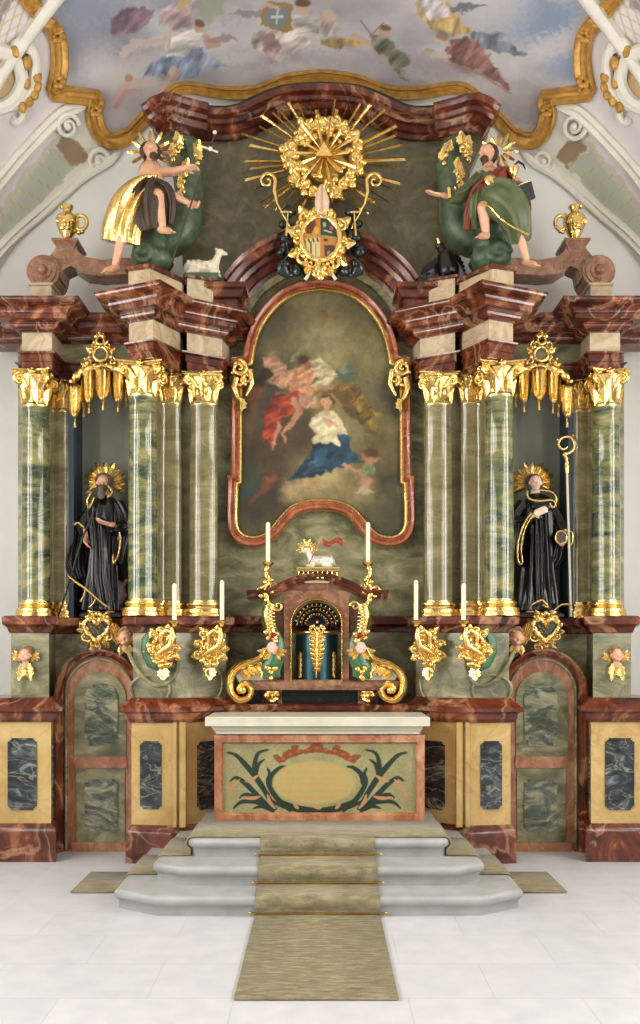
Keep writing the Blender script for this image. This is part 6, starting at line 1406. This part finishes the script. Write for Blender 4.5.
drape(m, [q1(550, 503), q1(556, 516, .02), q1(559, 527, .05), q1(562, 534, .11)], [.06, .07, .075, .055], [.06, .06, .07, .05], 3, .08)
m.build('habit', 'habit', root, voxel=.007, relax=1)
m = MB(); drape(m, [q1(518, 524, .1), q1(517, 540, .11), q1(516, 555, .1), q1(516, 566, .08)], [.07, .07, .055, .03], [.04, .05, .04, .02], 3, .2); drape(m, [q1(556, 528, .03), q1(556, 545, .06), q1(553, 560, .08), q1(548, 571, .08)], [.07, .08, .08, .03], [.05, .05, .04, .02], 3, .25)
drape(m, [q1(538, 512, .14), q1(539, 545, .17), q1(540, 580, .18), q1(542, 606, .17)], [.07, .075, .085, .10], [.03, .035, .035, .03], 3, .4)
robe(m, [(q1(537, 494), .075, .07), (q1(538, 500, .02), .14, .11), (q1(539, 507, .03), .16, .13), (q1(539, 511, .03), .155, .13)], 5, .05, 9)
m.build('cloak', 'habit', root, voxel=.007, relax=1)
m = MB()
for pts, r_ in (([(523, 494), (524, 501), (534, 504), (547, 503), (551, 507), (549, 511)], .010), ([(530, 493), (547, 495), (552, 503), (549, 510), (545, 506)], .008), ([(529, 517), (521, 530), (517, 548), (518, 565), (514, 562), (514, 545), (519, 528), (527, 515)], .009), ([(527, 606), (534, 602), (538, 602), (543, 609), (537, 606)], .010), ([(548, 612), (556, 606), (564, 606), (566, 611)], .010), ([(560, 532), (568, 534), (568, 545), (563, 549)], .009)):
    MB().tube([q1(a, b, .24 if b > 590 else (.20 if b < 570 and a < 556 else .17)) for a, b in smooth_path(pts, 4)], r_, 6).build('gilded_hem', 'gold', root)
halo(root, q1(534.5, 482), .10, .235, 11, -25, 205, .05, False, .95)
r = thing('crosier', 'tall white crosier with gilded crook held by the clean-shaven saint', 'crosier', q1(563, 536, .2))
MB().tube([q1(567, 617, .16), q1(562, 475, .2)], .013, 8).build('staff', 'ivory', r)
m = MB(); c = q1(561, 449, .2); m.tube([q1(562, 477, .2), q1(562, 470, .2), q1(561.5, 462, .2)], [.018, .026, .018], 8); pts = [(561.5, 462), (559, 458), (563, 457.5), (568.5, 453), (569, 446), (563.5, 441), (556, 443), (553.5, 449), (558, 453.5), (562.5, 451)]
m.tube([q1(a, b, .2) for a, b in smooth_path(pts, 4)], [.022-.009*i/36 for i in range(37)], 8); m.lumps([q1(a, b, .21) for a, b in ((568, 440), (571, 449), (552, 444), (561, 460))], .014); m.build('crook', 'gold', r, smooth=60)
r = thing('book', 'small round-edged gilded book under the arm of the clean-shaven saint', 'book', q1(556, 540, .15))
MB().slab([(q1(556+5.5*math.cos(t_), 0).x, Z(540-6.5*math.sin(t_), SD_)) for t_ in [2*PI*j/20 for j in range(20)]], SD_-.22, SD_-.16).build('cover', 'brownhair', r); MB().tube([(q1(556+5.5*math.cos(2*PI*j/20), 0).x, SD_-.22, Z(540-6.5*math.sin(2*PI*j/20), SD_)) for j in range(20)], .009, 6, closed=True).build('gilded_edge', 'gold', r)
r = thing('statue_socle', 'low dark socle under the clean-shaven saint', 'socle', (X(538, SD_), SD_, zfl))
MB().mould([(X(518, SD_), 9.76), (X(560, SD_), 9.76), (X(562, SD_), 10.2), (X(516, SD_), 10.2)], [(0, zfl), (0, zfl+.03), (-.02, zfl+.05)]).build('base', 'black', r)
# ---------------------------------------------------------------- seated figure with staff on the cornice
UD = 9.30
def q2(a, b, d=0): return at(a, b, UD)+Vector((0, -d, 0))
root = thing('seated_statue', 'bare-chested seated figure in gilded drapery with ray halo on the cornice', 'statue', q2(145, 262))
m = MB(); head(m, q2(152.5, 156, .1), (.55, -.8, -.12), (.1, 0, 1), .092)
limb(m, [q2(152, 163, .05), q2(152, 172, .02)], [.05, .06]); limb(m, [q2(152, 174, .03), q2(154, 183, .05), q2(152, 196, .04)], [.115, .105, .12]); limb(m, [q2(144, 174, .0), q2(161, 175, .05)], [.065, .065])
limb(m, [q2(161, 175, .06), q2(176, 180, .16), q2(188, 181, .25)], [.052, .042, .028]); hand(m, q2(188, 181, .25), (.9, -.3, -.05), (0, -.3, -1), .045, .3, 1)
limb(m, [q2(146, 175, .0), q2(152, 192, .12), q2(172, 203, .2), q2(191, 213, .22)], [.05, .045, .042, .028]); hand(m, q2(191, 213, .22), (.9, -.1, -.35), (0, -1, .2), .045, .9, 1)
limb(m, [q2(158, 200, .06), q2(163, 210, .30), q2(167, 237, .26)], [.085, .062, .036]); foot(m, q2(168, 241, .26), (.75, -.6, -.2), .19)
limb(m, [q2(147, 202, .06), q2(130, 232, .22), q2(119, 270, .16)], [.09, .06, .036]); foot(m, q2(117, 275, .17), (-.6, -.7, -.35), .19)
m.build('body', 'skin', root, voxel=.006, relax=2)
m = MB()
for i in range(20): a = PI*(-.25+1.5*i/19); m.ell(q2(151+7.5*math.cos(a), 154-6.5*math.sin(a), .05), (.03, .06, .035), (0, i, 0), 8, 5)
m.ell(q2(156, 163, .14), (.045, .04, .035)); m.cap(q2(156.5, 164, .15), q2(157.5, 169, .16), .03, .01)
m.build('hair', 'brownhair', root, voxel=.008, relax=1)
m = MB()
drape(m, [q2(158, 192, .12), q2(148, 200, .20), q2(136, 216, .24), q2(127, 236, .2), q2(124, 250, .16)], [.10, .15, .19, .20, .20], [.10, .12, .13, .10, .07], 3, .16, 2)
drape(m, [q2(142, 198, .1), q2(128, 215, .12), q2(119, 232, .12), q2(115, 247, .1)], [.08, .10, .10, .09], [.08, .08, .07, .05], 3, .2, 5)
m.build('gilded_drapery', 'gold', root, voxel=.008, relax=1)
m = MB()
drape(m, [q2(129, 192, .02), q2(138, 194, .12), q2(150, 194, .17), q2(163, 190, .12)], [.07, .07, .06, .04], [.07, .07, .06, .04], 3, .15, 6, ref=(0, 0, 1))
drape(m, [q2(156, 198, .22), q2(153, 212, .30), q2(152, 228, .26), q2(154, 240, .22)], [.09, .13, .14, .10], [.09, .09, .07, .04], 3, .22, 7)
drape(m, [q2(160, 196, .25), q2(170, 203, .25), q2(174, 215, .2), q2(172, 232, .15)], [.05, .07, .06, .05], [.06, .06, .06, .04], 3, .2, 8)
m.build('dark_cloak', 'brownrobe', root, voxel=.008, relax=1)
halo(root, q2(150, 151, -.02), .09, .23, 12, 0, 360, 0, True, .75)
r = thing('cross_staff', 'long thin dark cross staff leaning in the hand of the bare-chested figure', 'staff', q2(176, 272, .2))
MB().tube([q2(176, 272, .24), q2(196, 214, .28), q2(218, 150, .28)], .009, 7).build('shaft', 'brownhair', r); m = MB(); m.tube([q2(207, 162, .28), q2(221, 167, .28)], .01, 6); m.ell(q2(218, 148, .28), .02); m.ell(q2(214, 165, .3), .022, nu=8, nv=5); m.build('cross_bar', 'ivory', r)
def rock(label, cx_, s):
    r = thing('green_rock_seat', label, 'rock seat', q2(cx_, 262)); m = MB(); rnd = random.Random(4)
    for a, b, r_ in ((0, 205, .16), (2, 222, .17), (0, 240, .18), (-6*s, 254, .14), (10*s, 254, .12)): m.ell(q2(cx_+a, b, -.12), (r_, .16, r_*.9))
    m.spiral(q2(cx_+6*s, 254, .02), .11, 0, 1.4, .05); m.build('rock', 'greenpaint', r, voxel=.015, relax=2)
rock('mottled green rocky seat beneath the bare-chested figure', 150, -1)
LD = 9.55; r = thing('lamb_figure', 'pale painted lamb lying on the cornice block beside the bare-chested figure', 'lamb figure', (X(203, LD), LD, Z(277, LD)))
m = MB(); lamb(m, (X(203, LD), LD, Z(276, LD)), .40, -1); m.build('body', 'ivory', r, voxel=.008, relax=2)
MB().mould([(X(186, LD), LD-.1), (X(219, LD), LD-.1), (X(219, LD), LD+.12), (X(186, LD), LD+.12)], [(0, ZT+.28), (.0, Z(276.5, LD)), (-.02, Z(275.5, LD))]).build('green_plinth', 'greenpaint', r)
# ---------------------------------------------------------------- seated figure with book and chalice
root = thing('seated_statue', 'seated statue in green robe and red cloak with outstretched arm and ray halo', 'statue', q2(495, 262))
m = MB(); head(m, q2(485, 160, .12), (-.75, -.7, -.25), (-.25, 0, 1), .095)
limb(m, [q2(487, 167, .06), q2(489, 176, .03)], [.05, .06]); limb(m, [q2(488, 180, .03), q2(490, 196, .05), q2(492, 208, .04)], [.12, .12, .13]); limb(m, [q2(477, 180, .05), q2(499, 178, .0)], [.065, .065])
limb(m, [q2(477, 181, .05), q2(458, 204, .12), q2(440, 206, .22)], [.035, .035, .026]); hand(m, q2(440, 206, .22), (-.95, -.25, .02), (0, -.2, 1), .048, .25, 1)
limb(m, [q2(500, 180, .0), q2(522, 196, .08), q2(518, 198, .2)], [.035, .035, .026]); hand(m, q2(521, 194, .16), (-.5, -.5, -.1), (0, 0, 1), .048, .6, 1)
limb(m, [q2(486, 212, .08), q2(478, 222, .30), q2(481, 243, .26)], [.085, .062, .04]); foot(m, q2(480, 247, .27), (-.5, -.7, -.2), .19)
limb(m, [q2(498, 212, .06), q2(510, 235, .26), q2(522, 266, .18)], [.09, .062, .036]); foot(m, q2(524, 270, .18), (.5, -.75, -.3), .19)
m.build('body', 'skin', root, voxel=.006, relax=2)
m = MB()
for i in range(22): a = PI*(-.5+1.4*i/21); m.ell(q2(488+6.5*math.cos(a), 157-7*math.sin(a), .06), (.032, .06, .035), (0, i, 0), 8, 5)
m.ell(q2(481.5, 168, .17), (.045, .04, .035)); m.cap(q2(481, 169, .18), q2(479.5, 175, .19), .03, .01)
m.build('hair', 'brownhair', root, voxel=.008, relax=1)
m = MB()
robe(m, [(q2(488, 174, .03), .10, .09), (q2(488, 182, .03), .15, .13), (q2(490, 196, .05), .15, .15), (q2(492, 210, .08), .18, .2)], 6, .05, 3)
drape(m, [q2(478, 182, .06), q2(469, 193, .1), q2(458, 203, .14), q2(448, 206, .2)], [.075, .075, .07, .06], [.075, .075, .07, .06], 3, .1, 4)
drape(m, [q2(484, 208, .22), q2(494, 214, .30), q2(506, 226, .30), q2(513, 240, .24), q2(516, 250, .18)], [.15, .20, .18, .14, .11], [.12, .14, .13, .10, .06], 3, .15, 5)
drape(m, [q2(476, 206, .18), q2(474, 214, .24), q2(474, 224, .18), q2(476, 232, .1)], [.08, .09, .08, .06], [.08, .08, .07, .04], 3, .15, 6)
m.build('green_robe', 'greenrobe', root, voxel=.008, relax=1)
m = MB()
drape(m, [q2(497, 174, .02), q2(506, 184, .02), q2(518, 198, .04), q2(522, 214, .06), q2(520, 230, .04)], [.09, .10, .09, .08, .05], [.10, .10, .09, .08, .04], 3, .15, 7)
drape(m, [q2(500, 178, .16), q2(492, 190, .21), q2(482, 198, .23), q2(474, 207, .22), q2(468, 222, .15), q2(467, 234, .08)], [.06, .09, .09, .09, .07, .05], [.04, .05, .06, .06, .05, .03], 3, .2, 8)
drape(m, [q2(482, 200, .23), q2(492, 206, .25), q2(502, 204, .22)], [.06, .07, .05], [.05, .05, .04], 3, .2, 9)
m.build('red_cloak', 'redrobe', root, voxel=.008, relax=1)
m = MB(); m.tube([q2(a, b, .38) for a, b in smooth_path([(474, 222), (483, 225), (492, 235), (503, 243), (514, 249), (520, 252)], 4)], .012, 6); m.build('gilded_hem', 'gold', root); MB().ell(q2(487, 197, .30), (.09, .03, .06), (0, .5, 0)).build('gilded_collar', 'gold', root); MB().tube([q2(445, 201, .26), q2(446, 211, .26)], .02, 8).build('gilded_cuff', 'gold', root)
halo(root, q2(499, 150, -.02), .05, .20, 12, 0, 360, 0, True, .8)
rock('mottled green and white rocky seat beneath the figure in the red cloak', 492, 1)
r = thing('chalice', 'gilded chalice held up by the figure in the red cloak', 'chalice', q2(509, 195, .2))
c = q2(509, 197, .2); MB().lathe(c.x, c.y, [(.05, c.z), (.05, c.z+.01), (.015, c.z+.03), (.012, c.z+.06), (.028, c.z+.075), (.012, c.z+.09), (.03, c.z+.11), (.052, c.z+.15), (.056, c.z+.19), (.045, c.z+.188), (.02, c.z+.14)], 18).build('cup', 'gold', r, smooth=60)
m = MB(); m.tube([q2(509, 177, .2), q2(514, 172, .2), q2(519, 175, .2), q2(521, 180, .2)], [.008, .014, .012, .005], 6); m.build('dark_serpent', 'black', r)
r = thing('book', 'black book with gilded page edges resting on the knee of the red-cloaked figure', 'book', q2(518, 208, .25))
m = MB(); c = q2(515, 208, .28); st = len(m.v); m.box(-.12, .12, -.03, .03, -.08, .08); m.xform(Matrix.Translation(c) @ Matrix.Rotation(-.35, 4, 'Y') @ Matrix.Rotation(.3, 4, 'X'), st); m.build('cover', 'black', r)
m = MB(); m.box(-.125, -.105, -.02, .02, -.07, .07); m.box(-.12, .12, -.02, .02, .072, .086); m.xform(Matrix.Translation(c) @ Matrix.Rotation(-.35, 4, 'Y') @ Matrix.Rotation(.3, 4, 'X')); m.build('page_edges', 'gold', r)
# eagle
ED = 9.5; r = thing('eagle_figure', 'black carved eagle with raised beak crouching on the cornice block', 'eagle figure', (X(445, ED), ED, Z(283, ED)))
e1 = lambda a, b, d=0: at(a, b, ED)+Vector((0, -d, 0))
m = MB(); m.cap(e1(448, 270), e1(446, 258), .11, .09); m.cap(e1(445, 256), e1(441, 248), .06, .045); m.ell(e1(440, 246), (.05, .045, .045)); m.cap(e1(439, 245, .02), e1(437, 240, .04), .02, .008)
for q in range(6): m.leaf(e1(444-q*2.5, 259+q*2.5, .02), (-.9, 0, -.75+.08*q), (0, -1, 0), .22-.02*q, .12, .2)
for q in range(5): m.leaf(e1(452+q*1.0, 256+q*4, .03), (.55, 0, -.9), (0, -1, 0), .2, .12, .2)
for s in (-4, 4): m.cap(e1(447+s, 272, .04), e1(446+s, 281, .06), .035, .02); [m.cap(e1(446+s, 281, .06), e1(446+s+k*1.5, 283, .1), .014, .007) for k in (-1, 0, 1)]
m.build('body', 'habit', r, smooth=60); MB().cap(e1(438.5, 244, .03), e1(437, 240, .045), .018, .008).build('beak', 'gold', r)
